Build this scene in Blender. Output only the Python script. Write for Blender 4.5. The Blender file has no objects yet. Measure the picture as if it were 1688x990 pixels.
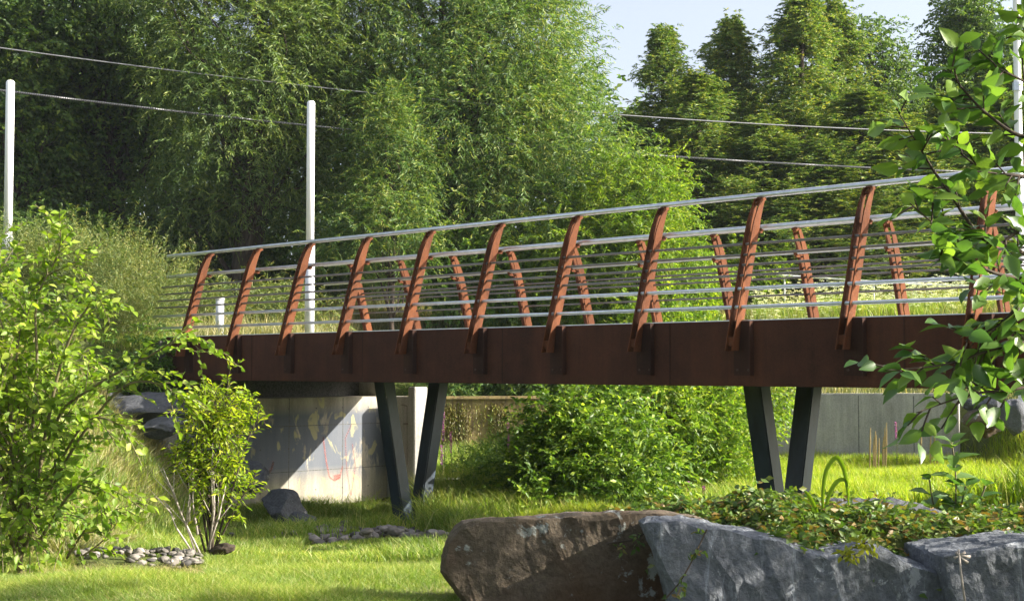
import bpy, bmesh, math, random
import numpy as np
from mathutils import Vector, noise as mnoise
random.seed(7)
R = math.radians
scene = bpy.context.scene
COL = scene.collection

# ------------------------------------------------------------------ camera
F = 2344.0                      # focal length in pixels of the 1688-wide photograph
TH = math.atan(111.0 / F)       # the camera looks slightly upward; eye height is z = 0
cam_d = bpy.data.cameras.new("camera")
cam = bpy.data.objects.new("camera", cam_d)
COL.objects.link(cam)
cam_d.sensor_width = 36.0
cam_d.lens = F / 1688.0 * 36.0
cam_d.clip_start = 0.1
cam_d.clip_end = 6000
cam.rotation_euler = (math.pi / 2 + TH, 0, 0)
scene.camera = cam

def at(px, py, Y):
    u = (px - 844.0) / F
    v = (495.0 - py) / F
    y = math.cos(TH) - v * math.sin(TH)
    z = math.sin(TH) + v * math.cos(TH)
    k = Y / y
    return Vector((u * k, Y, z * k))

# ------------------------------------------------------------------ world and sun
AZ, EL = R(8), R(27.3)
SUN = Vector((math.cos(EL) * math.cos(AZ), -math.cos(EL) * math.sin(AZ), math.sin(EL)))
w = bpy.data.worlds.new("World")
scene.world = w
w.use_nodes = True
nt = w.node_tree
nt.nodes.clear()
sky = nt.nodes.new("ShaderNodeTexSky")
sky.sky_type = 'NISHITA'
sky.sun_disc = False
sky.sun_elevation = EL
sky.sun_rotation = math.atan2(SUN.x, SUN.y)
sky.altitude = 100
sky.air_density = 0.8
sky.dust_density = 4.0
sky.ozone_density = 1.5
bg = nt.nodes.new("ShaderNodeBackground")
bg.inputs[1].default_value = 0.115
wo = nt.nodes.new("ShaderNodeOutputWorld")
hs = nt.nodes.new("ShaderNodeHueSaturation"); hs.inputs['Saturation'].default_value = 0.5; hs.inputs['Value'].default_value = 1.0
nt.links.new(sky.outputs[0], hs.inputs['Color'])
nt.links.new(hs.outputs[0], bg.inputs[0])
nt.links.new(bg.outputs[0], wo.inputs[0])
sl = bpy.data.lights.new("sun", 'SUN')
sl.energy = 5.0
sl.angle = R(0.55)
sl.color = (1.0, 0.93, 0.80)
so = bpy.data.objects.new("sun", sl)
COL.objects.link(so)
so.rotation_euler = (-SUN).to_track_quat('-Z', 'Y').to_euler()
so.location = (20, -3, 20)
vs = scene.view_settings
vs.view_transform = 'Standard'
vs.look = 'None'
vs.gamma = 1
vs.exposure = 1.55
scene.render.engine = 'CYCLES'
scene.cycles.max_bounces = 8
scene.cycles.transmission_bounces = 6
scene.cycles.diffuse_bounces = 4

# ------------------------------------------------------------------ object helpers
def tag(o, label=None, cat=None, group=None, kind=None):
    if label: o["label"] = label
    if cat: o["category"] = cat
    if group: o["group"] = group
    if kind: o["kind"] = kind
    return o

def link(name, me, mat=None, parent=None, loc=None):
    o = bpy.data.objects.new(name, me)
    COL.objects.link(o)
    if mat is not None and me is not None and len(me.materials) == 0:
        me.materials.append(mat)
    if parent is not None:
        o.parent = parent
    if loc is not None:
        o.location = loc
    return o

def empty(name, loc, label, cat, group=None, rz=0.0):
    o = bpy.data.objects.new(name, None)
    COL.objects.link(o)
    o.location = loc
    o.rotation_euler = (0, 0, rz)
    o.empty_display_size = 0.2
    return tag(o, label, cat, group)

def copy_tree(root, loc, rz=0.0, sc=None, label=None, group=None):
    r = root.copy(); COL.objects.link(r)
    r.location = loc; r.rotation_euler = (0, 0, rz)
    if sc is not None: r.scale = sc if hasattr(sc, '__len__') else (sc, sc, sc)
    if label: r["label"] = label
    if group: r["group"] = group
    for ch in list(root.children):
        c = ch.copy(); COL.objects.link(c); c.parent = r
        for g_ in list(ch.children):
            d = g_.copy(); COL.objects.link(d); d.parent = c
    return r

def npmesh(name, V, Fc, smooth=False, attr=None):
    """V (N,3); Fc list of (faces array (M,k))"""
    me = bpy.data.meshes.new(name)
    V = np.asarray(V, dtype=np.float32)
    me.vertices.add(len(V))
    me.vertices.foreach_set("co", V.ravel())
    loops = np.concatenate([np.asarray(f).ravel() for f in Fc]).astype(np.int32)
    sizes = np.concatenate([np.full(len(f), np.asarray(f).shape[1]) for f in Fc]).astype(np.int32)
    starts = np.concatenate([[0], np.cumsum(sizes)[:-1]]).astype(np.int32)
    me.loops.add(len(loops)); me.loops.foreach_set("vertex_index", loops)
    me.polygons.add(len(sizes)); me.polygons.foreach_set("loop_start", starts)
    me.polygons.foreach_set("loop_total", sizes)
    if attr is not None:
        a = me.attributes.new("lv", 'FLOAT', 'POINT')
        a.data.foreach_set("value", np.asarray(attr, dtype=np.float32))
    me.update(calc_edges=True)
    if smooth:
        me.polygons.foreach_set("use_smooth", np.ones(len(sizes), dtype=bool))
    me.validate()
    return me

class MB:
    """collects boxes, prisms, tubes; build() makes ONE mesh object"""
    def __init__(s): s.v = []; s.f = []
    def add(s, vs_, fs):
        b = len(s.v); s.v += [tuple(v) for v in vs_]; s.f += [tuple(i + b for i in f) for f in fs]
    def hexa(s, p):   # 8 points: bottom 4 ccw, top 4 ccw
        s.add(p, [(3,2,1,0),(4,5,6,7),(0,1,5,4),(1,2,6,5),(2,3,7,6),(3,0,4,7)])
    def box(s, x0, x1, y0, y1, z0, z1, T=lambda a, b, c: (a, b, c)):
        s.hexa([T(x0,y0,z0),T(x1,y0,z0),T(x1,y1,z0),T(x0,y1,z0),T(x0,y0,z1),T(x1,y0,z1),T(x1,y1,z1),T(x0,y1,z1)])
    def tube(s, pts, rad, n=8, cap=True):
        pts = [Vector(p) for p in pts]
        if not hasattr(rad, '__len__'): rad = [rad] * len(pts)
        rings = []
        up = Vector((0.13, 0.21, 1)).normalized()
        for i, p in enumerate(pts):
            t = (pts[min(i+1, len(pts)-1)] - pts[max(i-1, 0)])
            if t.length < 1e-9: t = Vector((0, 0, 1))
            t.normalize()
            a = t.cross(up)
            if a.length < 0.05: a = t.cross(Vector((1, 0, 0)))
            a.normalize(); b = t.cross(a)
            rings.append([p + (a * math.cos(2*math.pi*k/n) + b * math.sin(2*math.pi*k/n)) * rad[i] for k in range(n)])
        vs_ = [v for r in rings for v in r]
        fs = []
        for i in range(len(rings) - 1):
            for k in range(n):
                fs.append((i*n+k, i*n+(k+1) % n, (i+1)*n+(k+1) % n, (i+1)*n+k))
        if cap:
            fs.append(tuple(range(n-1, -1, -1))); fs.append(tuple((len(rings)-1)*n + k for k in range(n)))
        s.add(vs_, fs)
    def prism(s, poly, th, T):   # poly 2D list (a,b), extruded 0..th ; T(a,b,t)
        n = len(poly)
        vs_ = [T(a, b, 0) for a, b in poly] + [T(a, b, th) for a, b in poly]
        fs = [tuple(range(n-1, -1, -1)), tuple(range(n, 2*n))]
        for i in range(n):
            fs.append((i, (i+1) % n, n+(i+1) % n, n+i))
        s.add(vs_, fs)
    def mesh(s, name, smooth=False, bevel=0.0):
        me = bpy.data.meshes.new(name)
        me.from_pydata(s.v, [], s.f)
        bm = bmesh.new(); bm.from_mesh(me)
        bmesh.ops.recalc_face_normals(bm, faces=bm.faces)
        if bevel > 0:
            eds = [e for e in bm.edges if len(e.link_faces) == 2 and e.calc_face_angle(0) > 0.6]
            bmesh.ops.bevel(bm, geom=eds, offset=bevel, segments=2, affect='EDGES', clamp_overlap=True)
        bm.to_mesh(me); bm.free()
        if smooth:
            for p in me.polygons: p.use_smooth = True
        return me
    def build(s, name, mat, parent=None, smooth=False, bevel=0.0):
        return link(name, s.mesh(name, smooth, bevel), mat, parent)

# ------------------------------------------------------------------ materials
def newmat(name):
    m = bpy.data.materials.new(name); m.use_nodes = True
    n = m.node_tree; n.nodes.clear()
    out = n.nodes.new("ShaderNodeOutputMaterial")
    b = n.nodes.new("ShaderNodeBsdfPrincipled")
    n.links.new(b.outputs[0], out.inputs[0])
    return m, n, b, out
def nd(n, t, **kw):
    x = n.nodes.new(t)
    for k, v in kw.items():
        if k.startswith('i_'): x.inputs[k[2:].replace('_', ' ')].default_value = v
        else: setattr(x, k, v)
    return x
def ramp(n, fac, stops):
    r = n.nodes.new("ShaderNodeValToRGB")
    el = r.color_ramp.elements
    while len(el) < len(stops): el.new(0.5)
    for e, (p, c) in zip(el, stops):
        e.position = p; e.color = (c[0], c[1], c[2], 1)
    n.links.new(fac, r.inputs[0])
    return r
def mix(n, fac, a, b, mode='MIX'):
    m = n.nodes.new("ShaderNodeMix"); m.data_type = 'RGBA'; m.blend_type = mode
    if isinstance(fac, float): m.inputs[0].default_value = fac
    else: n.links.new(fac, m.inputs[0])
    for i, c in ((6, a), (7, b)):
        if isinstance(c, tuple): m.inputs[i].default_value = (c[0], c[1], c[2], 1)
        else: n.links.new(c, m.inputs[i])
    return m.outputs[2]
def coords(n, scale=(1, 1, 1), rot=(0, 0, 0)):
    g_ = n.nodes.new("ShaderNodeNewGeometry")
    mp = n.nodes.new("ShaderNodeMapping")
    mp.inputs['Scale'].default_value = scale
    mp.inputs['Rotation'].default_value = rot
    n.links.new(g_.outputs['Position'], mp.inputs[0])
    return mp.outputs[0]
def noise(n, vec, scale, detail=4, rough=0.6, dist=0.0):
    x = n.nodes.new("ShaderNodeTexNoise")
    x.inputs['Scale'].default_value = scale; x.inputs['Detail'].default_value = detail
    x.inputs['Roughness'].default_value = rough; x.inputs['Distortion'].default_value = dist
    n.links.new(vec, x.inputs['Vector'])
    return x.outputs[0]
def bump(n, b, h, strength=0.3, dist=0.02):
    x = n.nodes.new("ShaderNodeBump")
    x.inputs['Strength'].default_value = strength; x.inputs['Distance'].default_value = dist
    n.links.new(h, x.inputs['Height']); n.links.new(x.outputs[0], b.inputs['Normal'])

def leafmat(name, c1, c2, c3=None, trans=0.4, rough=0.45, tcol=1.35, clump=0.7, spec=0.35):
    m, n, b, out = newmat(name)
    a = nd(n, "ShaderNodeAttribute", attribute_name="lv")
    stops = [(0.0, c1), (0.70, c2)] + ([(0.93, c3)] if c3 else [])
    rp = ramp(n, a.outputs['Fac'], stops)
    nz = noise(n, coords(n), clump, 2)
    hue = ramp(n, nz, [(0.35, (0.80, 0.88, 0.95)), (0.65, (1.16, 1.10, 0.90))])
    c = mix(n, 1.0, rp.outputs[0], hue.outputs[0], 'MULTIPLY')
    n.links.new(c, b.inputs['Base Color'])
    b.inputs['Roughness'].default_value = rough
    b.inputs['Specular IOR Level'].default_value = spec
    t = n.nodes.new("ShaderNodeBsdfTranslucent")
    tc = mix(n, 1.0, c, (tcol * 1.05, tcol * 1.12, tcol * 0.45), 'MULTIPLY')
    n.links.new(tc, t.inputs[0])
    ms = n.nodes.new("ShaderNodeMixShader"); ms.inputs[0].default_value = trans
    n.links.new(b.outputs[0], ms.inputs[1]); n.links.new(t.outputs[0], ms.inputs[2])
    n.links.new(ms.outputs[0], out.inputs[0])
    return m

M = {}
M['willow'] = leafmat('willow_leaf', (0.050,0.11,0.028), (0.140,0.22,0.060), (0.29,0.31,0.08))
M['willow_blue'] = leafmat('grey_willow_leaf', (0.065,0.12,0.035), (0.14,0.20,0.055), (0.24,0.28,0.08))
M['oak'] = leafmat('dark_tree_leaf', (0.045,0.09,0.025), (0.095,0.16,0.035), (0.20,0.26,0.05))
M['cedar'] = leafmat('cedar_leaf', (0.055,0.115,0.026), (0.165,0.24,0.045), (0.36,0.34,0.07), trans=0.35)
M['bright'] = leafmat('bright_shrub_leaf', (0.085,0.16,0.018), (0.18,0.265,0.03), (0.31,0.35,0.05), trans=0.5)
M['elm'] = leafmat('broad_shrub_leaf', (0.10,0.175,0.018), (0.22,0.31,0.03), (0.36,0.42,0.08), trans=0.48)
M['elm_shaded'] = leafmat('shaded_shrub_leaf', (0.05,0.105,0.018), (0.125,0.21,0.03), (0.30,0.38,0.06), trans=0.45)  # darker copy of the broad leaf, with the bush's shade put into its colour
M['sapling'] = leafmat('sapling_leaf', (0.14,0.23,0.014), (0.28,0.36,0.02), (0.42,0.44,0.04), trans=0.5)
M['shrubwillow'] = leafmat('fine_shrub_leaf', (0.075,0.12,0.035), (0.17,0.21,0.065), (0.28,0.27,0.10), trans=0.35)
M['near'] = leafmat('near_tree_leaf', (0.05,0.115,0.025), (0.11,0.19,0.042), (0.19,0.28,0.05), trans=0.42, rough=0.38, spec=0.5)
M['creeper'] = leafmat('creeper_leaf', (0.045,0.10,0.018), (0.12,0.18,0.03), (0.20,0.13,0.04), trans=0.3)
M['creeper_yellow'] = leafmat('young_creeper_leaf', (0.15,0.19,0.02), (0.26,0.27,0.03), trans=0.4)
M['grass'] = leafmat('grass_blade', (0.14,0.225,0.03), (0.26,0.335,0.062), (0.48,0.44,0.19), trans=0.45, clump=0.9)
M['field'] = leafmat('field_grass_blade', (0.17,0.26,0.015), (0.30,0.37,0.028), (0.48,0.44,0.12), trans=0.5, clump=0.5)
M['drygrass'] = leafmat('dry_grass_blade', (0.13,0.15,0.045), (0.28,0.25,0.11), (0.44,0.37,0.20), trans=0.35, clump=1.2)
M['weed'] = leafmat('weed_leaf', (0.06,0.13,0.022), (0.13,0.22,0.035), (0.24,0.32,0.06), trans=0.4)

def plain(name, col, rough=0.6, metal=0.0, var=0.15, sc=6.0, bmp=0.0, spec=0.5, stretch=(1,1,1)):
    m, n, b, out = newmat(name)
    nz = noise(n, coords(n, stretch), sc, 6, 0.65)
    lo = tuple(c * (1 - var) for c in col); hi = tuple(min(1, c * (1 + var)) for c in col)
    rp = ramp(n, nz, [(0.3, lo), (0.7, hi)])
    n.links.new(rp.outputs[0], b.inputs['Base Color'])
    b.inputs['Roughness'].default_value = rough; b.inputs['Metallic'].default_value = metal
    b.inputs['Specular IOR Level'].default_value = spec
    if bmp: bump(n, b, nz, bmp, 0.01)
    return m
M['galv'] = plain('galvanised_steel', (0.60,0.63,0.68), 0.38, 0.75, 0.16, 9.0)
M['galv_dull_shaded'] = plain('dull_shaded_galvanised_steel', (0.17,0.155,0.145), 0.5, 0.3, 0.25, 14.0)  # dark brownish tint paints in the shade on the thin rails
M['white'] = plain('white_painted_metal', (0.82,0.82,0.83), 0.45, 0.0, 0.04, 2.0)
M['polegrey'] = plain('grey_pole_metal', (0.58,0.60,0.63), 0.4, 0.3, 0.15, 4.0, stretch=(1,1,3))
M['cable'] = plain('black_cable', (0.035,0.035,0.04), 0.35, 0.0, 0.1)
M['cable_light'] = plain('steel_cable', (0.22,0.22,0.23), 0.4, 0.5, 0.2, 30)
M['bark'] = plain('bark', (0.055,0.042,0.032), 0.9, 0, 0.5, 14, 0.6, 0.2, (1,1,0.25))
M['twig'] = plain('green_twig', (0.12,0.10,0.045), 0.7, 0, 0.3, 20)
M['dead'] = plain('dead_twig', (0.36,0.31,0.27), 0.8, 0, 0.25, 30)
M['legpaint'] = plain('painted_dark_steel', (0.030,0.044,0.062), 0.45, 0.0, 0.5, 3.0, 0.1, 0.4, (1,1,0.35))
M['stone'] = plain('cobble_stone', (0.16,0.15,0.14), 0.85, 0, 0.35, 9, 0.4, 0.3)
_n = M['stone'].node_tree; _b = [x for x in _n.nodes if x.type == 'BSDF_PRINCIPLED'][0]
_oi = _n.nodes.new("ShaderNodeObjectInfo"); _src = _b.inputs['Base Color'].links[0].from_socket
_r = ramp(_n, _oi.outputs['Random'], [(0.0, (0.4,0.4,0.42)), (0.5, (0.9,0.86,0.8)), (1.0, (1.5,1.45,1.4))])
_n.links.new(mix(_n, 1.0, _src, _r.outputs[0], 'MULTIPLY'), _b.inputs['Base Color'])
M['deckboard'] = plain('deck_planks', (0.30,0.27,0.24), 0.85, 0, 0.25, 8, 0.2, 0.3)
M['roofwhite'] = plain('pale_sheeting', (0.74,0.76,0.80), 0.6, 0, 0.1, 1.5)
M['redpaint'] = plain('red_spray_paint', (0.42,0.09,0.07), 0.7, 0, 0.3, 14)
M['redpaint'].node_tree.nodes['Principled BSDF'].inputs['Alpha'].default_value = 0.4
M['bolt'] = plain('rusty_bolt', (0.06,0.03,0.02), 0.7, 0.2, 0.2)
M['seed'] = plain('seed_head', (0.30,0.22,0.10), 0.9, 0, 0.3, 40)
M['petal'] = leafmat('white_petal', (0.55,0.56,0.50), (0.78,0.78,0.74), trans=0.3)
M['purple'] = leafmat('purple_petal', (0.25,0.06,0.28), (0.42,0.14,0.45), trans=0.3)

def rust(name, base, dark, streak=True, rough=0.8, spec=0.12):
    m, n, b, out = newmat(name)
    v1 = noise(n, coords(n, (3.4, 3.4, 0.16)), 1.5, 7, 0.7)
    v2 = noise(n, coords(n), 3.5, 6, 0.7)
    v3 = noise(n, coords(n), 60, 3, 0.7)
    c = ramp(n, v1, [(0.34, dark), (0.64, base)]).outputs[0]
    v0 = noise(n, coords(n, (0.9, 0.9, 0.03)), 1.0, 3, 0.6)
    c = mix(n, 1.0, c, ramp(n, v0, [(0.38, (0.50,0.47,0.47)), (0.62, (1.35,1.3,1.2))]).outputs[0], 'MULTIPLY')
    c = mix(n, 0.45, c, ramp(n, v2, [(0.3, dark), (0.7, tuple(min(1, x*1.25) for x in base))]).outputs[0])
    c = mix(n, 0.25, c, ramp(n, v3, [(0.35, dark), (0.7, tuple(min(1, x*1.4) for x in base))]).outputs[0])
    n.links.new(c, b.inputs['Base Color'])
    b.inputs['Roughness'].default_value = rough; b.inputs['Specular IOR Level'].default_value = spec
    bump(n, b, v3, 0.25, 0.004)
    return m
M['rust'] = rust('weathering_steel', (0.088,0.034,0.019), (0.026,0.012,0.009))
M['rustdark'] = rust('dark_weathering_steel', (0.052,0.023,0.015), (0.018,0.010,0.008))
M['rustpost'] = rust('weathering_steel_post', (0.135,0.047,0.018), (0.040,0.015,0.008))

def concrete(name='old_concrete', k=1.0):
    m, n, b, out = newmat(name)
    v = noise(n, coords(n, (3.2, 3.2, 0.28)), 1.7, 8, 0.75)
    v2 = noise(n, coords(n), 1.1, 6, 0.6)
    v3 = noise(n, coords(n), 34, 4, 0.7)
    c = ramp(n, v, [(0.30, tuple(k*x for x in (0.10,0.095,0.085))), (0.64, tuple(k*x for x in (0.42,0.40,0.36)))]).outputs[0]
    c = mix(n, 0.4, c, ramp(n, v2, [(0.3, tuple(k*x for x in (0.24,0.235,0.22))), (0.7, tuple(k*x for x in (0.50,0.48,0.44)))]).outputs[0])
    c = mix(n, 0.2, c, ramp(n, v3, [(0.35, (0.1,0.1,0.1)), (0.6, (0.5,0.5,0.48))]).outputs[0])
    n.links.new(c, b.inputs['Base Color']); b.inputs['Roughness'].default_value = 0.9
    b.inputs['Specular IOR Level'].default_value = 0.2
    bump(n, b, v3, 0.35, 0.006)
    return m
M['concrete'] = concrete()
M['concrete_dark'] = concrete('stained_dark_concrete', 0.95)
M['concrete_black'] = concrete('joint_and_shade_concrete', 0.16)  # near-black for dark joints and for shade painted onto the recessed back wall

def graffiti_concrete():
    m, n, b, out = newmat('faded_graffiti_concrete')
    v = noise(n, coords(n, (3, 3, 0.4)), 1.6, 7, 0.7)
    v3 = noise(n, coords(n), 38, 4, 0.7)
    c = ramp(n, v, [(0.3, (0.19,0.17,0.135)), (0.65, (0.43,0.385,0.305))]).outputs[0]
    c = mix(n, 0.12, c, ramp(n, v3, [(0.35, (0.1,0.1,0.1)), (0.6, (0.6,0.58,0.52))]).outputs[0])
    # overpainted blue grey patches in a band across the middle of the wall
    p = noise(n, coords(n, (1.3, 1.3, 0.55)), 2.4, 4, 0.6, 0.8)
    msk = ramp(n, p, [(0.36, (0,0,0)), (0.43, (1,1,1))]).outputs[0]
    g_ = n.nodes.new("ShaderNodeNewGeometry"); sp = n.nodes.new("ShaderNodeSeparateXYZ")
    n.links.new(g_.outputs['Position'], sp.inputs[0])
    mr = n.nodes.new("ShaderNodeMapRange"); mr.inputs[1].default_value = -2.1; mr.inputs[2].default_value = -1.75
    n.links.new(sp.outputs[2], mr.inputs[0])
    mr2 = n.nodes.new("ShaderNodeMapRange"); mr2.inputs[1].default_value = -0.62; mr2.inputs[2].default_value = -0.85
    n.links.new(sp.outputs[2], mr2.inputs[0])
    mu = n.nodes.new("ShaderNodeMath"); mu.operation = 'MULTIPLY'
    n.links.new(mr.outputs[0], mu.inputs[0]); n.links.new(mr2.outputs[0], mu.inputs[1])
    mu2 = n.nodes.new("ShaderNodeMath"); mu2.operation = 'MULTIPLY'
    n.links.new(mu.outputs[0], mu2.inputs[0]); n.links.new(msk, mu2.inputs[1])
    mu3 = n.nodes.new("ShaderNodeMath"); mu3.operation = 'MULTIPLY'; mu3.inputs[1].default_value = 0.85
    n.links.new(mu2.outputs[0], mu3.inputs[0])
    c = mix(n, mu3.outputs[0], c, (0.095,0.115,0.155))
    p2 = noise(n, coords(n, (1.3, 1.3, 0.8)), 3.1, 3, 0.5, 0.5)
    msk2 = ramp(n, p2, [(0.60, (0,0,0)), (0.66, (0.7,0.7,0.7))]).outputs[0]
    c = mix(n, msk2, c, (0.44,0.40,0.20))
    n.links.new(c, b.inputs['Base Color']); b.inputs['Roughness'].default_value = 0.9
    b.inputs['Specular IOR Level'].default_value = 0.2
    bump(n, b, v3, 0.3, 0.005)
    return m
M['graffiti'] = graffiti_concrete()

def mossy():
    m, n, b, out = newmat('wet_mossy_concrete')
    v = noise(n, coords(n, (9, 9, 0.5)), 1.5, 8, 0.75, 0.4)
    v2 = noise(n, coords(n, (2, 2, 0.9)), 1.5, 5, 0.6)
    c = ramp(n, v, [(0.36, (0.035,0.026,0.015)), (0.47, (0.15,0.10,0.04)), (0.56, (0.26,0.19,0.06)), (0.68, (0.12,0.15,0.035))]).outputs[0]
    c = mix(n, 0.35, c, ramp(n, v2, [(0.35, (0.06,0.05,0.025)), (0.65, (0.30,0.22,0.09))]).outputs[0])
    n.links.new(c, b.inputs['Base Color']); b.inputs['Roughness'].default_value = 0.55
    bump(n, b, v, 0.6, 0.03)
    return m
M['mossy'] = mossy()
M['moss'] = leafmat('hanging_moss', (0.075,0.065,0.018), (0.20,0.165,0.04), (0.20,0.24,0.04), trans=0.2, clump=1.5)

def rockmat(name, lo, hi, lich=None, vein=None, warm=None, lich_t=0.60):
    m, n, b, out = newmat(name)
    tc = n.nodes.new("ShaderNodeTexCoord")
    def N(scale, detail=6, rough=0.65, dist=0.0, st=(1,1,1), rot=(0,0,0)):
        mp = n.nodes.new("ShaderNodeMapping"); mp.inputs['Scale'].default_value = st; mp.inputs['Rotation'].default_value = rot
        n.links.new(tc.outputs['Object'], mp.inputs[0])
        return noise(n, mp.outputs[0], scale, detail, rough, dist)
    a = N(2.2, 8, 0.7); f = N(28, 6, 0.75)
    c = ramp(n, a, [(0.3, lo), (0.7, hi)]).outputs[0]
    c = mix(n, 0.5, c, ramp(n, f, [(0.3, tuple(x*0.45 for x in lo)), (0.7, tuple(min(1, x*1.35) for x in hi))]).outputs[0])
    if warm:
        c = mix(n, ramp(n, N(1.3, 3, 0.6), [(0.45, (0,0,0)), (0.65, (0.7,0.7,0.7))]).outputs[0], c, warm)
    if vein:
        v = N(2.2, 8, 0.75, 1.2, (3.0, 1.0, 0.6), (0, 0.5, 0))
        c = mix(n, ramp(n, v, [(0.55, (0,0,0)), (0.66, (0.75,0.75,0.75))]).outputs[0], c, vein)
    if lich:
        l = N(5.5, 9, 0.72, 0.3)
        c = mix(n, ramp(n, l, [(lich_t, (0,0,0)), (lich_t + 0.035, (0.9,0.9,0.9))]).outputs[0], c, lich)
    n.links.new(c, b.inputs['Base Color']); b.inputs['Roughness'].default_value = 0.85
    b.inputs['Specular IOR Level'].default_value = 0.3
    bump(n, b, f, 0.9, 0.03)
    return m
M['rock_brown'] = rockmat('brown_lichen_rock', (0.060,0.047,0.034), (0.165,0.130,0.092), (0.30,0.32,0.30), None, (0.085,0.042,0.016), 0.585)
M['rock_blue'] = rockmat('blue_grey_rock', (0.070,0.077,0.091), (0.20,0.215,0.243), (0.42,0.44,0.47), (0.38,0.41,0.46), None, 0.60)
M['rock_grey'] = rockmat('grey_rock', (0.045,0.048,0.055), (0.13,0.135,0.15), (0.40,0.40,0.38), None, None, 0.64)

def groundmat():
    m, n, b, out = newmat('soil_and_turf')
    a = noise(n, coords(n), 0.7, 8, 0.7); f = noise(n, coords(n), 16, 6, 0.75)
    c = ramp(n, a, [(0.35, (0.055,0.09,0.02)), (0.65, (0.10,0.13,0.035))]).outputs[0]
    c = mix(n, 0.5, c, ramp(n, f, [(0.3, (0.045,0.05,0.02)), (0.7, (0.14,0.15,0.05))]).outputs[0])
    n.links.new(c, b.inputs['Base Color']); b.inputs['Roughness'].default_value = 0.95
    b.inputs['Specular IOR Level'].default_value = 0.1
    bump(n, b, f, 0.8, 0.03)
    return m
M['ground'] = groundmat()

# ------------------------------------------------------------------ terrain
def S(a, b, x):
    t = np.clip((x - a) / (b - a), 0, 1); return t * t * (3 - 2 * t)
def wall_line(X):   # depth of the low concrete walls at the back of the river bed
    return np.interp(X, [-6, -3.6, 5.7, 10.3, 14, 40], [33.4, 33.5, 34.5, 32.75, 31.3, 24.0])
def g(X, Y):
    X = np.asarray(X, float); Y = np.asarray(Y, float)
    base = np.interp(Y, [-5, 0, 9, 14, 22, 34], [-1.6, -1.45, -1.47, -1.86, -2.5, -2.3])
    terr = S(0.7, 1.5, X) * S(8.2, 8.8, Y) * (1 - S(9.8, 13.0, Y))
    base = base + terr * 0.52
    x0 = np.interp(Y, [6, 14, 20, 24, 30], [-4.4, -4.3, -4.2, -4.9, -4.9])
    t = np.clip((x0 - X) / 3.3, 0, 1); t = t * (1.35 - 0.35 * t)
    h = base + t * (0.5 - base)
    # ground behind the abutment
    back = S(29.7, 30.2, Y - X)
    left = S(16.0, 19.0, X + Y)
    soft = S(27.4, 32.0, Y - X)
    mb = back * left + soft * (1 - left)
    ri = 1 - S(-4.2, -2.9, X)
    mb = mb * ri * np.where(Y > 24, 1, 0)
    pl = np.interp(Y, [24, 32, 40, 60], [0.42, 0.6, 1.3, 2.2])
    h = h + mb * np.maximum(pl - h, 0) * (Y > 20)
    # far bank above the low walls
    d = Y - wall_line(X)
    far = np.interp(d, [-0.2, 0.25, 1.0, 4.5, 10, 25, 60], [-2.3, -0.75, -0.55, 1.15, 1.9, 2.6, 3.0])
    stp = np.where(X < 10.5, d > 0, d > -1.5)
    h = np.where(d > -0.2, np.maximum(h, far), h)
    ramp_r = np.interp(d, [-2.2, 0.3], [0, 1]) * S(10.5, 11.3, X)
    h = np.where((d <= 0.3) & (d > -2.2), np.maximum(h, -2.3 + ramp_r * 1.6), h)
    wob = 0.05 * np.sin(X * 1.7 + Y * 0.6) + 0.04 * np.sin(Y * 2.3 - X * 1.1)
    return h + wob * np.clip((Y - 6) / 6, 0, 1)

xs = np.concatenate([-np.geomspace(420, 17, 16), np.arange(-16, 24.01, 0.2), np.geomspace(25, 420, 16)])
ys = np.concatenate([-np.geomspace(200, 4, 12), np.arange(-3, 3, 1.0), np.arange(3, 60.01, 0.2), np.geomspace(61, 700, 18)])
GX, GY = np.meshgrid(xs, ys)
GZ = g(GX, GY)
nx, ny = len(xs), len(ys)
idx = np.arange(nx * ny).reshape(ny, nx)
quads = np.stack([idx[:-1, :-1], idx[:-1, 1:], idx[1:, 1:], idx[1:, :-1]], -1).reshape(-1, 4)
gr = link('ground', npmesh('ground', np.stack([GX, GY, GZ], -1).reshape(-1, 3), [quads], True), M['ground'])
tag(gr, 'grassy river bed and banks with soil showing between the blades', 'ground', kind='structure')
def gz(x, y): return float(g(x, y))
def on(px, py0, Y, dz=0.0):
    p = at(px, py0, Y); return Vector((p.x, p.y, gz(p.x, p.y) + dz))
# ------------------------------------------------------------------ footbridge
DZ = 0.518                         # deck top above the camera's eye
q = math.sqrt(0.5)
P0 = Vector((3.49, 14.75))
def B(s, w, z):                    # s along the bridge (away, to the left), w across, z above deck top
    return (P0.x - q * s + q * w, P0.y + q * s + q * w, DZ + z)
W = 4.16
S0, S1 = -7.6, 13.35
bridge = empty('footbridge', Vector(B(2.9, W/2, -0.73)), 'rust brown steel footbridge with curved railing posts, crossing the river bed on V shaped legs', 'bridge')
def bb(mb, name, mat, parent=None, smooth=False, bevel=0.0):
    me = mb.mesh(name, smooth, bevel)
    par = parent if parent is not None else bridge
    o = link(name, me, mat, par)
    o.matrix_parent_inverse = par.matrix_world.inverted() if False else o.matrix_parent_inverse
    # meshes are written in world coordinates; shift them back by the root's location
    n_ = len(me.vertices); co = np.empty(n_ * 3, dtype=np.float32)
    me.vertices.foreach_get("co", co); co = co.reshape(-1, 3) - np.array(bridge.location, dtype=np.float32)
    me.vertices.foreach_set("co", co.ravel()); me.update()
    return o
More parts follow.
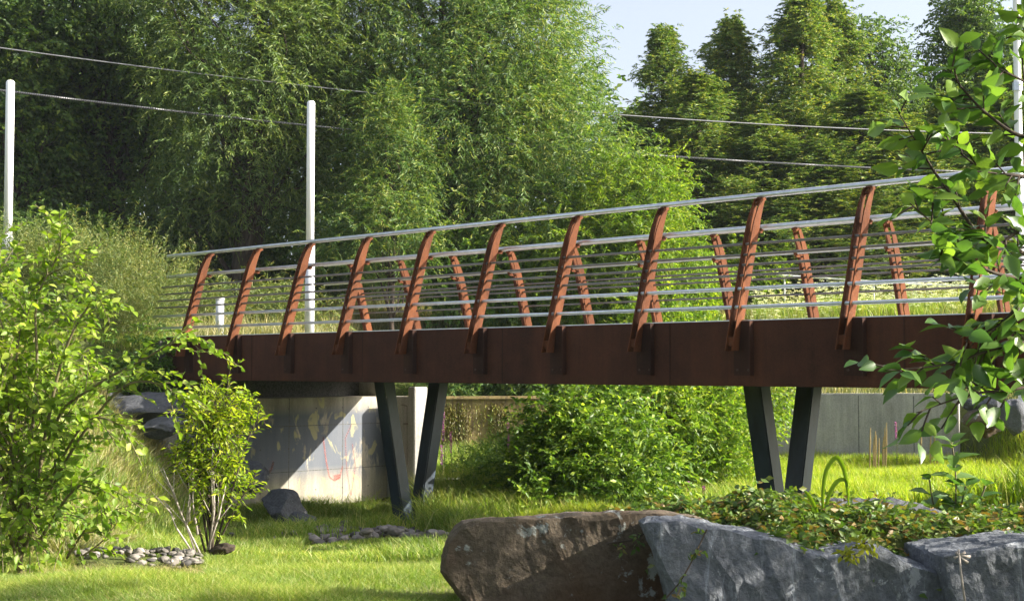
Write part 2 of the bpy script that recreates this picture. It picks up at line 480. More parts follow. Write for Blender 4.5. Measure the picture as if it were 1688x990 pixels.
# girders
for side in (0, 1):
    T = (lambda s, w_, z: B(s, w_, z)) if side == 0 else (lambda s, w_, z: B(s, W - w_, z))
    m = MB(); m.box(S0, S1, 0.0, 0.24, -0.72, 0.0, T)
    gd = bb(m, 'girder', M['rust'], bevel=0.006)
    for ks in (-6.4, -3.5, -0.65, 2.35, 5.1, 7.95, 10.7):
        m = MB(); m.box(ks, ks + 0.018, -0.004, 0.001, -0.715, -0.004, T); bb(m, 'weld_seam', M['rustdark'], gd)
    for k in range(-5, 10):
        s = k * 1.4
        off = 0.0 if side == 0 else 0.30
        m = MB()
        m.box(s + off - 0.20, s + off + 0.05, -0.012, 0.001, -0.60, -0.004, T)
        m.box(s + off - 0.212, s + off - 0.198, -0.075, 0.001, -0.60, -0.004, T)
        pl_ = bb(m, 'stiffener_plate', M['rustdark'], gd)
        for bz in (-0.54,):
            for bs in (-0.15, 0.0):
                mb = MB()
                c = Vector(T(s + off + bs, -0.012, bz)); c2 = Vector(T(s + off + bs, -0.024, bz))
                mb.tube([c, c2], 0.014, 6); bb(mb, 'bolt', M['bolt'], gd)
m = MB(); m.box(S0, S1, 0.26, W - 0.26, -0.10, -0.03, B); bb(m, 'deck', M['deckboard'])
for w0, w1 in ((0.015, 0.23), (W - 0.23, W - 0.015)):
    m = MB()
    m.box(S0, S1, w0, w1, 0.002, 0.012, B)
    bb(m, 'deck_edge_plate', M['galv'])
for k in range(-5, 10):
    m = MB(); m.box(k*1.4 - 0.05, k*1.4 + 0.05, 0.25, W - 0.25, -0.42, -0.105, B); bb(m, 'cross_beam', M['rust'])
# railing posts: two parallel plates each, curved inwards at the top
outer = [(-0.185,-0.33),(-0.088,0.0),(0.075,0.55),(0.185,0.92),(0.23,1.06),(0.255,1.13),(0.30,1.22),(0.355,1.32),(0.405,1.40)]
inner = [(0.46,1.37),(0.425,1.28),(0.385,1.17),(0.355,1.05),(0.315,0.92),(0.20,0.52),(0.05,0.018),(-0.004,0.0),(-0.055,-0.33)]
prof = outer + inner
RH = [(0.155,0.021),(0.36,0.022),(0.51,0.0150),(0.63,0.0150),(0.745,0.0150),(0.87,0.0150)]
def wc(z): return float(np.interp(z, [0, 0.5, 1.0], [-0.03, 0.11, 0.26]))
for side in (0, 1):
    T = (lambda s, w_, z: B(s, w_, z)) if side == 0 else (lambda s, w_, z: B(s, W - w_, z))
    off = 0.0 if side == 0 else 0.30
    for k in range(-5, 10):
        s = k * 1.4 + off
        m = MB()
        for sp_ in (-0.052, 0.038):
            m.prism(prof, 0.013, lambda a, b, t, sp_=sp_: T(s + sp_ + t, a, b))
        m.box(s - 0.039, s + 0.038, -0.13, -0.08, -0.28, -0.18, T)
        m.box(s - 0.039, s + 0.038, 0.395, 0.43, 1.32, 1.36, T)
        p = bb(m, 'railing_post', M['rustpost'])
        m = MB(); m.box(s - 0.016, s + 0.016, 0.31, 0.465, 1.005, 1.03, T)
        m.prism([(0.41,1.03),(0.465,1.03),(0.485,1.06),(0.485,1.075),(0.41,1.05)], 0.05, lambda a, b, t: T(s - 0.025 + t, a, b))
        bb(m, 'rail_bracket', M['rustpost'], p)
        m = MB(); m.prism([(0.395,1.395),(0.47,1.36),(0.525,1.39),(0.505,1.41),(0.435,1.415)], 0.06, lambda a, b, t: T(s - 0.03 + t, a, b))
        bb(m, 'rail_cradle', M['rustpost'], p)
    e1 = S1 + (0.15 if side == 0 else 0.35)
    if side == 0: e1 = S1 + 0.6
    m = MB(); m.tube([T(S0, 0.46, 1.437), T(e1, 0.46, 1.437)], 0.030, 16); bb(m, 'handrail', M['galv'], smooth=True)
    m = MB(); m.tube([T(S0, 0.45, 1.072), T(e1, 0.45, 1.072)], 0.028, 16); bb(m, 'inner_rail', M['galv'], smooth=True)
    for z, r in RH:
        m = MB(); m.tube([T(S0, wc(z), z), T(e1 - 0.2, wc(z), z)], r, 12)
        bb(m, 'rail', M['galv_dull_shaded'] if r < 0.018 else M['galv'], smooth=True)
# V-shaped legs across the bridge's width
for sc_ in (9.28, 2.22):
    cg = B(sc_, W/2, 0); zb = gz(cg[0], cg[1]) - 0.15 - DZ
    for sg in (-1, 1):
        m = MB()
        wt, wb = W/2 + sg * 0.58, W/2 + sg * 0.102
        def Lq(a, b, t, sg=sg, wt=wt, wb=wb):  # a: 0..1 down to up
            return B(sc_ + t, wb + (wt - wb) * a + b, zb + (-0.72 - zb) * a)
        # H section: two flanges and a web
        m.hexa([Lq(0,-.095,-.13),Lq(0,.095,-.13),Lq(0,.095,-.115),Lq(0,-.095,-.115),Lq(1,-.095,-.13),Lq(1,.095,-.13),Lq(1,.095,-.115),Lq(1,-.095,-.115)])
        m.hexa([Lq(0,-.095,.115),Lq(0,.095,.115),Lq(0,.095,.13),Lq(0,-.095,.13),Lq(1,-.095,.115),Lq(1,.095,.115),Lq(1,.095,.13),Lq(1,-.095,.13)])
        for bo in (-.112, .1):
            m.hexa([Lq(0,bo,-.113),Lq(0,bo+.012,-.113),Lq(0,bo+.012,.113),Lq(0,bo,.113),Lq(1,bo,-.113),Lq(1,bo+.012,-.113),Lq(1,bo+.012,.113),Lq(1,bo,.113)])
        bb(m, 'leg', M['legpaint'])
    m = MB(); m.box(sc_ - 0.14, sc_ + 0.14, 0.3, W - 0.3, -0.70, -0.43, B); bb(m, 'pier_cap_beam', M['rust'])

# ------------------------------------------------------------------ abutment and walls
s_ab = 12.6
def wallobj(name, pts_lo_hi, mat, label, cat, parent=None):
    pass
ab = empty('abutment', Vector(B(s_ab, W/2, -3.0)), 'concrete bridge abutment with faded graffiti below the far left end of the footbridge', 'abutment')
def rel(mb, name, mat, root, bevel=0.0, parent=None, smooth=False):
    me = mb.mesh(name, smooth, bevel); o = link(name, me, mat, parent or root)
    n_ = len(me.vertices); co = np.empty(n_ * 3, dtype=np.float32)
    me.vertices.foreach_get("co", co); co = co.reshape(-1, 3) - np.array(root.location, dtype=np.float32)
    me.vertices.foreach_set("co", co.ravel()); me.update()
    return o
ZT = -0.53 - DZ
m = MB(); m.box(s_ab, s_ab + 0.95, -0.15, W + 0.20, -3.4, ZT, B); rel(m, 'front_wall', M['graffiti'], ab, 0.012)
m = MB(); m.box(s_ab + 0.62, s_ab + 0.95, -0.12, W + 0.2, ZT, -0.06, B); rel(m, 'back_wall', M['concrete_black'], ab, 0.01)  # shade of the recess under the deck is put into this wall's colour
m = MB(); m.box(s_ab - 0.02, s_ab + 0.95, -0.42, -0.152, -3.3, ZT + 0.03, B); rel(m, 'side_wall', M['concrete'], ab, 0.012)
m = MB(); m.box(s_ab + 0.05, s_ab + 0.61, W + 0.0, W + 0.16, ZT, -0.3, B); rel(m, 'light_blocking_wall', M['concrete'], ab, 0.01)  # added behind the leg to block sun from the back wall
m = MB()
for zz in (-1.55, -2.35): m.box(s_ab - 0.0015, s_ab + 0.01, -0.14, W + 0.19, zz, zz + 0.012, B)
for ww_ in (0.9, 2.1, 3.3): m.box(s_ab - 0.0022, s_ab + 0.01, ww_, ww_ + 0.012, -3.3, ZT - 0.01, B)
for ww_ in (0.3, 1.5, 2.7, 3.9):
    for zz in (-1.25, -1.95, -2.7):
        for d_ in (0, .6):
            m.box(s_ab - 0.0028, s_ab + 0.01, ww_ + d_ - .012, ww_ + d_ + .012, zz, zz + .024, B)
rel(m, 'formwork_joint', M['concrete_black'], ab)
# red scribble, thin paint film on the wall face
def paint(root, uv, wd, name, mapf, parent=None):
    m = MB()
    for (a, b), (c, d) in zip(uv[:-1], uv[1:]):
        dx, dy = c - a, d - b; L = math.hypot(dx, dy) or 1; nx_, ny_ = -dy / L * wd / 2, dx / L * wd / 2
        m.add([mapf(a+nx_, b+ny_), mapf(c+nx_, d+ny_), mapf(c-nx_, d-ny_), mapf(a-nx_, b-ny_)], [(0,1,2,3)])
    return rel(m, name, M['redpaint'], root, 0, parent)
fr = [c for c in ab.children if c.name.startswith('front_wall')][0]
mf = lambda a, b: B(s_ab - 0.004, a, b)
paint(ab, [(2.85,-1.75),(2.93,-2.2),(3.0,-2.48),(3.12,-2.56),(3.24,-2.5),(3.3,-2.3)], 0.028, 'red_paint_mark', mf, fr)
paint(ab, [(3.5,-1.55),(3.36,-1.8),(3.4,-2.4),(3.5,-2.85),(3.6,-2.3),(3.52,-1.9)], 0.016, 'red_paint_mark', mf, fr)
paint(ab, [(3.1,-2.5),(3.25,-2.48)], 0.09, 'red_paint_mark', mf, fr)
paint(ab, [(1.6,-2.4),(1.72,-2.3),(1.78,-2.15)], 0.04, 'red_paint_mark', mf, fr)

# wing wall and its tall end post (runs back toward the camera's right)
ww = empty('wing_wall', Vector(B(s_ab - 0.9, W + 0.3, -3.0)), 'short grey concrete wing wall between the graffiti abutment and the left V legs, ending in a taller post', 'wall')
m = MB(); m.box(s_ab - 0.60, s_ab + 0.5, W + 0.205, W + 0.46, -3.4, ZT - 0.002, B); rel(m, 'wall_panel', M['concrete'], ww, 0.01)
m = MB(); m.box(s_ab - 0.80, s_ab - 0.602, W + 0.18, W + 0.50, -3.4, ZT + 0.18, B); rel(m, 'end_post', M['concrete'], ww, 0.015)
wp = ww.children[0]
mf2 = lambda a, b: B(s_ab - a, W + 0.201, b)
paint(ww, [(0.35,-1.6),(0.38,-2.5)], 0.03, 'red_paint_mark', mf2, wp)
paint(ww, [(0.34,-2.4),(0.52,-2.5),(0.55,-2.7)], 0.03, 'red_paint_mark', mf2, wp)
paint(ww, [(0.3,-2.05),(0.45,-2.05)], 0.03, 'red_paint_mark', mf2, wp)
paint(ww, [(0.45,-1.55),(0.59,-1.55)], 0.035, 'red_paint_mark', mf2, wp)
paint(ww, [(0.4,-1.2),(0.56,-1.22),(0.57,-2.3)], 0.022, 'red_paint_mark', mf2, wp)

# low block beside the legs
m = MB(); c = at(738, 800, 25.0)
m.box(c.x - 0.28, c.x + 0.62, 24.9, 25.6, -2.9, at(738, 791, 25).z)
tag(m.build('concrete_block', M['concrete'], bevel=0.02), 'low pale concrete block in the weeds right of the left V legs', 'block')

# mossy weir wall
def longwall(root, name, x0, y0, x1, y1, zlo, zt0, zt1, th, mat, bevel=0.01, n=1):
    m = MB(); dx, dy = x1 - x0, y1 - y0; L = math.hypot(dx, dy); nx_, ny_ = -dy / L * th, dx / L * th
    m.hexa([(x0,y0,zlo),(x1,y1,zlo),(x1+nx_,y1+ny_,zlo),(x0+nx_,y0+ny_,zlo),(x0,y0,zt0),(x1,y1,zt1),(x1+nx_,y1+ny_,zt1),(x0+nx_,y0+ny_,zt0)])
    return rel(m, name, mat, root, bevel)
wr = empty('weir_wall', Vector((1.5, 33.9, -2.6)), 'wet mossy brown weir wall with vertical streaks below the middle of the bridge', 'wall')
longwall(wr, 'wall_face', -3.6, 33.2, 5.75, 34.25, -3.0, -0.745, -0.745, 0.5, M['mossy'])
longwall(wr, 'coping', -3.6, 33.08, 5.75, 34.13, -0.742, -0.665, -0.665, 0.62, M['mossy'], 0.02)
moss_root = wr
rw = empty('retaining_wall', Vector((8.2, 33.4, -2.6)), 'long low grey concrete retaining wall beyond the sunny grass under the right half of the bridge', 'wall')
x0, y0 = 5.7, 34.1; p1 = at(1580, 648, 32.4)
longwall(rw, 'wall_panel', x0, y0, p1.x, p1.y, -3.0, -0.615, p1.z, 0.4, M['concrete_dark'], 0.015)

m = MB(); dxw, dyw = p1.x - x0, p1.y - y0; Lw = math.hypot(dxw, dyw)
for t_ in (0.27, 0.53, 0.79):
    for k_ in (0.0,):
        xa, ya = x0 + dxw * t_, y0 + dyw * t_; ux, uy = dxw / Lw, dyw / Lw; nx_, ny_ = uy, -ux
        m.hexa([(xa + nx_*.003, ya + ny_*.003, -2.9), (xa + ux*.02 + nx_*.003, ya + uy*.02 + ny_*.003, -2.9), (xa + ux*.02 - nx_*.01, ya + uy*.02 - ny_*.01, -2.9), (xa - nx_*.01, ya - ny_*.01, -2.9),
                (xa + nx_*.003, ya + ny_*.003, -0.64), (xa + ux*.02 + nx_*.003, ya + uy*.02 + ny_*.003, -0.64), (xa + ux*.02 - nx_*.01, ya + uy*.02 - ny_*.01, -0.64), (xa - nx_*.01, ya - ny_*.01, -0.64)])
rel(m, 'wall_joint', M['concrete_black'], rw)
# ------------------------------------------------------------------ rocks
def rock_from_outline(name, pts, Y, depth, mat, label, amp=0.03, voxel=0.016, back_shrink=0.8, back_up=-0.05, seed=0, lean=0.0, cat='rock', facets=900):
    """closed outline (px,py) at depth Y gives the front face; the stone has real thickness behind it"""
    P = [at(px, py, Y) for px, py in pts]
    cx = sum(p.x for p in P) / len(P); cz = sum(p.z for p in P) / len(P)
    root = Vector((cx, Y + depth / 2, min(p.z for p in P)))
    rnd = random.Random(seed)
    V = []; n = len(P)
    layers = [(0.0, 0.965), (0.05, 1.0), (0.5, 0.99), (0.85, 0.93), (1.0, back_shrink)]
    for (t, k) in layers:
        for p in P:
            x = cx + (p.x - cx) * k; z = cz + (p.z - cz) * k + back_up * t
            y = Y + depth * t + lean * (p.z - cz)
            V.append((x - root.x, y - root.y, z - root.z))
    fs = [tuple(range(n-1, -1, -1)), tuple((len(layers)-1)*n + i for i in range(n))]
    for l in range(len(layers) - 1):
        for i in range(n):
            fs.append((l*n+i, l*n+(i+1) % n, (l+1)*n+(i+1) % n, (l+1)*n+i))
    me = bpy.data.meshes.new(name); me.from_pydata(V, [], fs)
    bm = bmesh.new(); bm.from_mesh(me); bmesh.ops.triangulate(bm, faces=bm.faces); bmesh.ops.recalc_face_normals(bm, faces=bm.faces); bm.to_mesh(me); bm.free()
    tmp = bpy.data.objects.new('tmp', me); COL.objects.link(tmp)
    md = tmp.modifiers.new('r', 'REMESH'); md.mode = 'VOXEL'; md.voxel_size = voxel
    dg = bpy.context.evaluated_depsgraph_get()
    me2 = bpy.data.meshes.new_from_object(tmp.evaluated_get(dg))
    bpy.data.objects.remove(tmp)
    off = Vector((seed * 3.1, seed * 1.7, 0))
    bm = bmesh.new(); bm.from_mesh(me2)
    bmesh.ops.smooth_vert(bm, verts=bm.verts, factor=0.5, use_axis_x=True, use_axis_y=True, use_axis_z=True)
    bm.normal_update()
    for v in bm.verts:
        c = v.co + off
        d = mnoise.fractal(c * 2.2, 1.0, 2.1, 5) * amp * 1.3
        rr_ = Vector((c.x * 4.5 + c.z * 1.6, c.y * 4.0, c.z * 1.1))
        d += (0.5 - abs(mnoise.fractal(rr_, 1.0, 2.1, 4))) * amp * 1.3
        v.co = v.co + v.normal * d
    bm.to_mesh(me2); bm.free()
    # fractured facets: collapse to large flat faces, then roughen them finely
    tmp = bpy.data.objects.new('tmp', me2); COL.objects.link(tmp)
    md = tmp.modifiers.new('d', 'DECIMATE'); md.ratio = facets / max(1, len(me2.polygons))
    dg = bpy.context.evaluated_depsgraph_get()
    me3 = bpy.data.meshes.new_from_object(tmp.evaluated_get(dg)); bpy.data.objects.remove(tmp); me2 = me3
    bm = bmesh.new(); bm.from_mesh(me2)
    bmesh.ops.subdivide_edges(bm, edges=bm.edges, cuts=5, use_grid_fill=True)
    bm.normal_update()
    for v in bm.verts:
        c = v.co + off
        v.co = v.co + v.normal * (mnoise.fractal(c * 14, 0.8, 2.0, 5) * 0.006 + (0.4 - abs(mnoise.fractal(c * 5, 0.9, 2.0, 4))) * 0.007)
    bm.to_mesh(me2); bm.free()
    me2.name = name
    me2.materials.clear()
    o = link(name, me2, mat, None, root)
    return tag(o, label, cat)

def boulder_mesh(name, seed, sx=1, sy=1, sz=0.6, amp=0.12, cuts=9, sub=5):
    bm = bmesh.new(); bmesh.ops.create_icosphere(bm, subdivisions=sub, radius=1)
    rnd = random.Random(seed)
    for _ in range(cuts):
        d = Vector((rnd.uniform(-1,1), rnd.uniform(-1,1), rnd.uniform(-1,1))).normalized(); k = rnd.uniform(0.55, 0.85)
        for v in bm.verts:
            t = v.co.dot(d)
            if t > k: v.co -= d * (t - k) * 0.93
    off = Vector((seed * 2.3, seed * 5.1, 1))
    for v in bm.verts:
        n_ = v.co.normalized()
        v.co += n_ * (mnoise.fractal(v.co * 1.7 + off, 1, 2, 4) * amp)
        v.co.x *= sx; v.co.y *= sy; v.co.z *= sz
    me = bpy.data.meshes.new(name); bm.to_mesh(me); bm.free()
    for p in me.polygons: p.use_smooth = True
    return me
def boulder(name, px, py, Y, wpx, hpx, seed, mat, label, dep=0.8, tilt=0.0, cat='boulder'):
    c = at(px, py, Y); sx = wpx / F * Y / 2 * 1.12; sz = hpx / F * Y / 2 * 1.15
    o = link(name, boulder_mesh(name, seed, sx, sx * dep, sz), mat, None, c)
    o.rotation_euler = (0, tilt, 0)
    return tag(o, label, cat)

rock_from_outline('rock', [(727,940),(730,915),(737,893),(748,873),(757,864),(764,860),(800,857),(850,853),(930,850),(1010,846),(1090,843),(1150,848),(1190,880),(1190,960),(1180,1060),(1000,1075),(840,1065),(775,1010),(745,965)], 8.55, 1.0, M['rock_brown'],
    'long brown lichen spotted rock slab in the foreground, left of the blue grey rock', amp=0.014, seed=1, back_up=-0.10, facets=700)
rock_from_outline('rock', [(1068,866),(1110,858),(1170,868),(1230,878),(1290,892),(1330,912),(1365,920),(1398,912),(1440,903),(1500,925),(1560,945),(1600,975),(1630,1040),(1600,1090),(1350,1100),(1150,1090),(1112,1010),(1096,950),(1078,905)], 7.9, 1.05, M['rock_blue'],
    'jagged blue grey rock with white veins in the foreground, right of the brown slab', amp=0.034, seed=5, back_up=-0.05)
rock_from_outline('rock', [(1552,915),(1600,908),(1660,900),(1760,892),(1860,900),(1880,1000),(1850,1100),(1700,1110),(1590,1100),(1575,1010),(1560,955)], 7.75, 1.0, M['rock_blue'],
    'smooth pale grey rock at the bottom right corner of the picture', amp=0.02, seed=9, back_up=-0.03)
rock_from_outline('rock', [(1365,838),(1410,832),(1470,834),(1540,840),(1570,852),(1560,890),(1450,900),(1370,895)], 9.4, 0.9, M['rock_grey'],
    'flat dark rock half buried in creeper behind the jagged blue grey rock', amp=0.03, seed=12)

boulder('boulder', 250, 672, 22.6, 150, 46, 3, M['rock_grey'], 'long flat grey boulder at the top of the bank beside the abutment', 0.7)
boulder('boulder', 272, 704, 21.6, 80, 34, 8, M['rock_grey'], 'dark layered boulder just below the long flat one on the bank', 0.8)
boulder('boulder', 180, 658, 23.4, 70, 28, 14, M['rock_grey'], 'small grey boulder highest on the bank behind the broad leaved bush', 0.8)
boulder('boulder', 413, 790, 22.3, 52, 56, 21, M['rock_grey'], 'upright dark boulder against the foot of the graffiti wall behind the sapling', 0.8)
boulder('boulder', 472, 838, 21.6, 80, 52, 23, M['rock_grey'], 'sloping grey boulder at the lower corner of the lit concrete', 0.9, R(18))
boulder('boulder', 498, 856, 21.0, 44, 26, 27, M['rock_grey'], 'small dark boulder right of the sloping grey boulder', 0.9)
boulder('boulder', 1618, 664, 31.5, 62, 30, 31, M['rock_grey'], 'flat grey capstone boulder right of the end of the retaining wall', 0.9)
boulder('boulder', 1622, 698, 31.3, 64, 42, 35, M['rock_brown'], 'brown boulder under the flat capstone right of the retaining wall', 0.9)
boulder('boulder', 1672, 690, 30.8, 46, 60, 39, M['rock_grey'], 'grey boulder at the right edge beyond the grass, partly behind leaves', 0.9)
boulder('boulder', 735, 646, 36.0, 40, 14, 41, M['rock_grey'], 'small stone on the weir crest near the wing wall post', 0.9)

# river cobbles: individual stones
protos = [boulder_mesh('river_stone', 60 + i, 1, random.uniform(.75, 1.1), random.uniform(.45, .75), 0.08, 7, 3) for i in range(7)]
for me in protos: me.materials.append(M['stone'])
rnd = random.Random(4)
spots = []
def patch(n, f_):
    for _ in range(n): spots.append(f_())
def pline(x0, x1, Y0, Y1, n, sz0, sz1, jx=0):
    for _ in range(n):
        px = rnd.uniform(x0, x1); Y = rnd.uniform(Y0, Y1)
        spots.append(((px - 844) / F * Y, Y, rnd.uniform(sz0, sz1)))
pline(130, 335, 12.0, 13.6, 150, 0.022, 0.055)
pline(215, 300, 11.7, 12.3, 18, 0.022, 0.05)
pline(520, 745, 16.6, 18.6, 130, 0.035, 0.09)
pline(560, 720, 19.6, 21.3, 46, 0.04, 0.09)
pline(380, 520, 17.6, 19.2, 20, 0.04, 0.09)
for i, (x, y, r_) in enumerate(spots):
    o = bpy.data.objects.new('river_stone', rnd.choice(protos)); COL.objects.link(o)
    o.location = (x, y, gz(x, y) + r_ * 0.28 + (0.05 if y < 14 else 0.06 * math.sin(x * 3.0) ** 2 + rnd.uniform(0, .06))); o.scale = (r_, r_ * rnd.uniform(.8, 1.2), r_ * rnd.uniform(.8, 1.2)); o.rotation_euler = (rnd.uniform(-.3,.3), rnd.uniform(-.3,.3), rnd.uniform(0, 6.28))
    if y < 14: tag(o, 'rounded pale river cobble in the strip of stones beside the front lawn', 'stone', 'cobbles along the front lawn')
    else: tag(o, 'rounded grey river cobble on the bed around the left V legs', 'stone', 'cobbles around the left V legs')

# ------------------------------------------------------------------ poles, cables, fence, bollard
def pole(px0, py0, px1, py1, Y, r, label, split=None, cap=True, cat='pole', name='lamp_pole', ground=True):
    a = at(px0, py0, Y); b = at(px1, py1, Y)
    z0 = min(gz(a.x, Y), a.z) - 0.1
    root = empty(name, Vector((a.x, Y, z0)), label, cat)
    m = MB()
    if split:
        sz_ = at(px0, split, Y).z
        m.tube([(a.x, Y, z0), (a.x, Y, sz_)], r * 1.22, 20); rel(m, 'lower_shaft', M['polegrey'], root, smooth=False, bevel=0)
        m = MB(); m.tube([(a.x, Y, sz_ - 0.02), (a.x, Y, b.z - 0.03), (a.x, Y, b.z)], [r, r, r * 0.72], 20); rel(m, 'upper_shaft', M['white'], root)
    else:
        m.tube([(a.x, Y, z0), (a.x, Y, b.z - 0.03)], r, 20); rel(m, 'shaft', M['polegrey'], root)
        m = MB(); m.tube([(a.x, Y, b.z - 0.03), (a.x, Y, b.z - .008), (a.x, Y, b.z)], [r * 1.12, r * 1.12, r * 0.8], 20); rel(m, 'cap', M['white'], root)
    for c in root.children:
        for p in c.data.polygons: p.use_smooth = len(p.vertices) == 4
    return root
pole(10, 560, 10, 133, 26.5, 0.078, 'tall white round pole at the far left edge with a grey lower shaft', 386)
pole(510, 560, 510, 167, 28.5, 0.080, 'tall white round pole rising behind the bridge railing with a grey lower shaft', 404)
pole(362, 556, 362, 491, 27.0, 0.078, 'short white bollard behind the left end of the bridge railing', None, True, 'bollard', 'bollard')
ut = empty('utility_pole', Vector((at(1676, 300, 31).x, 31, -0.5)), 'tall tapered whitish pole standing behind the leaves at the right edge', 'pole')
a = at(1680, 300, 31)
m = MB(); m.tube([(a.x, 31, -1.0), (a.x, 31, 4.9), (a.x, 31, 13)], [0.10, 0.085, 0.05], 18); rel(m, 'shaft', M['white'], ut)
m = MB(); m.tube([(a.x, 31, at(0, 150, 31).z), (a.x, 31, at(0, 136, 31).z)], [0.11, 0.11], 18); rel(m, 'collar', M['galv'], ut)

def cable(pts, r, mat, label, twist=True):
    P = [at(*p) for p in pts]
    # smooth through points
    xs_ = [p.x for p in P]; out = []
    deg = min(2, len(P) - 1)
    cz_ = np.polyfit(xs_, [p.z for p in P], deg); cy_ = np.polyfit(xs_, [p.y for p in P], 1)
    for x in np.linspace(xs_[0], xs_[-1], 90): out.append((x, np.polyval(cy_, x), np.polyval(cz_, x)))
    m = MB(); m.tube(out, r, 8)
    return m, out
m, o1 = cable([(-260,40,33),(0,77,34.3),(240,113,35.2),(1010,193,38.2),(1300,206,39.4),(1676,219,40.9)], 0.020, None, None)
tag(m.build('cable', M['cable_light'], smooth=True), 'thinner upper overhead cable crossing in front of the trees', 'cable')
m, o2 = cable([(-260,112,33),(0,148,34.2),(250,180,35.2),(500,208,36.1),(1050,256,38.4),(1480,278,40.1),(1676,284,40.9)], 0.026, None, None)
cb = m.build('cable', M['cable'], smooth=True)
tag(cb, 'thicker lower overhead cable wound around a steel support wire', 'cable')
m = MB(); hel = []
for i in range(5200):
    t_ = i / 5199 * (len(o2) - 1); k = min(int(t_), len(o2) - 2); f_ = t_ - k
    p = Vector(o2[k]).lerp(Vector(o2[k+1]), f_); a_ = i * 0.9
    hel.append(p + Vector((0, math.cos(a_), math.sin(a_))) * 0.024)
m.tube(hel, 0.009, 4); c2 = m.build('support_wire', M['cable_light'], cb)

# far handrail fence on the opposite path
fn = empty('handrail_fence', Vector((10, 40, 1.8)), 'thin pale metal handrail fence beyond the white flowers behind the right half of the bridge', 'fence')
tp = [(1165,462,41),(1262,452,41.5),(1400,461,41),(1480,467,40.6),(1560,470,40.2),(1700,474,39)]
m = MB(); m.tube([at(*p) for p in tp], 0.030, 8); rel(m, 'top_rail', M['white'], fn)
m = MB(); m.tube([at(p[0], p[1] + 14, p[2]) for p in tp[1:]], 0.012, 6); rel(m, 'lower_rail', M['galv_dull_shaded'], fn)
for px, py, Y in ((1176,462,41),(1293,455,41.3),(1440,464,40.8),(1588,471,39.9),(1690,474,39.2)):
    p = at(px, py, Y); m = MB(); m.tube([(p.x, Y, gz(p.x, Y) - 0.1), (p.x, Y, p.z)], 0.028, 8); rel(m, 'post', M['white'], fn)
# pale shed glimpsed through the bushes
c = at(1185, 440, 47)
sh = empty('shed', Vector((c.x, 48.2, gz(c.x, 48))), 'pale white shed glimpsed between bushes behind the far railing', 'shed')
m = MB(); m.box(c.x - 0.75, c.x + 0.8, 47.2, 49.2, gz(c.x, 48) - 0.2, at(0, 432, 47).z); rel(m, 'wall', M['roofwhite'], sh)
m = MB(); m.prism([(-0.95, 0), (1.0, 0), (0.02, 0.42)], 2.3, lambda a_, b_, t: (c.x + a_, 47.05 + t, at(0, 432, 47).z + 0.002 + b_)); rel(m, 'roof', M['roofwhite'], sh)
# ------------------------------------------------------------------ foliage machinery (numpy)
def unit(a): return a / np.maximum(np.linalg.norm(a, axis=-1, keepdims=True), 1e-9)
def rdirs(rg, n): return unit(rg.normal(size=(n, 3)))

def leaf_geo(P, D, N, L, Wd, rich=False, curl=0.15, fold=0.18, rg=None):
    """returns V, faces, per-vertex random"""
    n = len(P); D = unit(D); Sd = unit(np.cross(D, N)); N = unit(np.cross(Sd, D))
    L = np.broadcast_to(L, (n,))[:, None]; Wd = np.broadcast_to(Wd, (n,))[:, None]
    lv = (rg or np.random.default_rng(0)).random(n)
    if not rich:
        V = np.stack([P, P + D*L*0.45 + Sd*Wd*0.5 + N*Wd*fold, P + D*L - N*L*curl, P + D*L*0.45 - Sd*Wd*0.5 + N*Wd*fold], 1)
        k = 4; base = np.arange(n)[:, None] * k
        Fc = [np.concatenate([base + [[0, 1, 2]], base + [[0, 2, 3]]])]
    else:
        rows = [(0.0, 0.0), (0.14, 0.30), (0.38, 0.50), (0.68, 0.36), (0.88, 0.14), (1.0, 0.0)]
        pts = []
        for t, wdt in rows:
            c = P + D*L*t - N*L*curl*t*t
            if wdt == 0: pts.append(c)
            else:
                wob = (rg.random((n, 1)) - 0.5) * 0.10
                pts += [c + Sd*Wd*wdt + N*Wd*(fold*wdt*2 + wob), c - N*Wd*0.02, c - Sd*Wd*wdt + N*Wd*(fold*wdt*2 - wob)]
        V = np.stack(pts, 1); k = V.shape[1]; base = np.arange(n)[:, None] * k
        tri, qd = [], []
        tri += [[0, 1, 2], [0, 2, 3]]
        for r_ in range(3):
            a = 1 + r_*3
            qd += [[a, a+3, a+4, a+1], [a+1, a+4, a+5, a+2]]
        tri += [[10, 13, 11], [11, 13, 12]]
        Fc = [np.concatenate([base + [t] for t in tri]), np.concatenate([base + [t] for t in qd])]
    return V.reshape(-1, 3), Fc, np.repeat(lv, k)

class Fol:
    def __init__(s): s.V = []; s.F = []; s.A = []; s.n = 0
    def add(s, V, Fc, A):
        s.V.append(V); s.A.append(A); s.F += [f + s.n for f in Fc]; s.n += len(V)
    def build(s, name, mat, parent=None, origin=(0, 0, 0), smooth=False):
        by = {}
        for f in s.F: by.setdefault(f.shape[1], []).append(f)
        me = npmesh(name, np.concatenate(s.V) - np.array(origin), [np.concatenate(v) for v in by.values()], smooth, np.concatenate(s.A))
        return link(name, me, mat, parent)

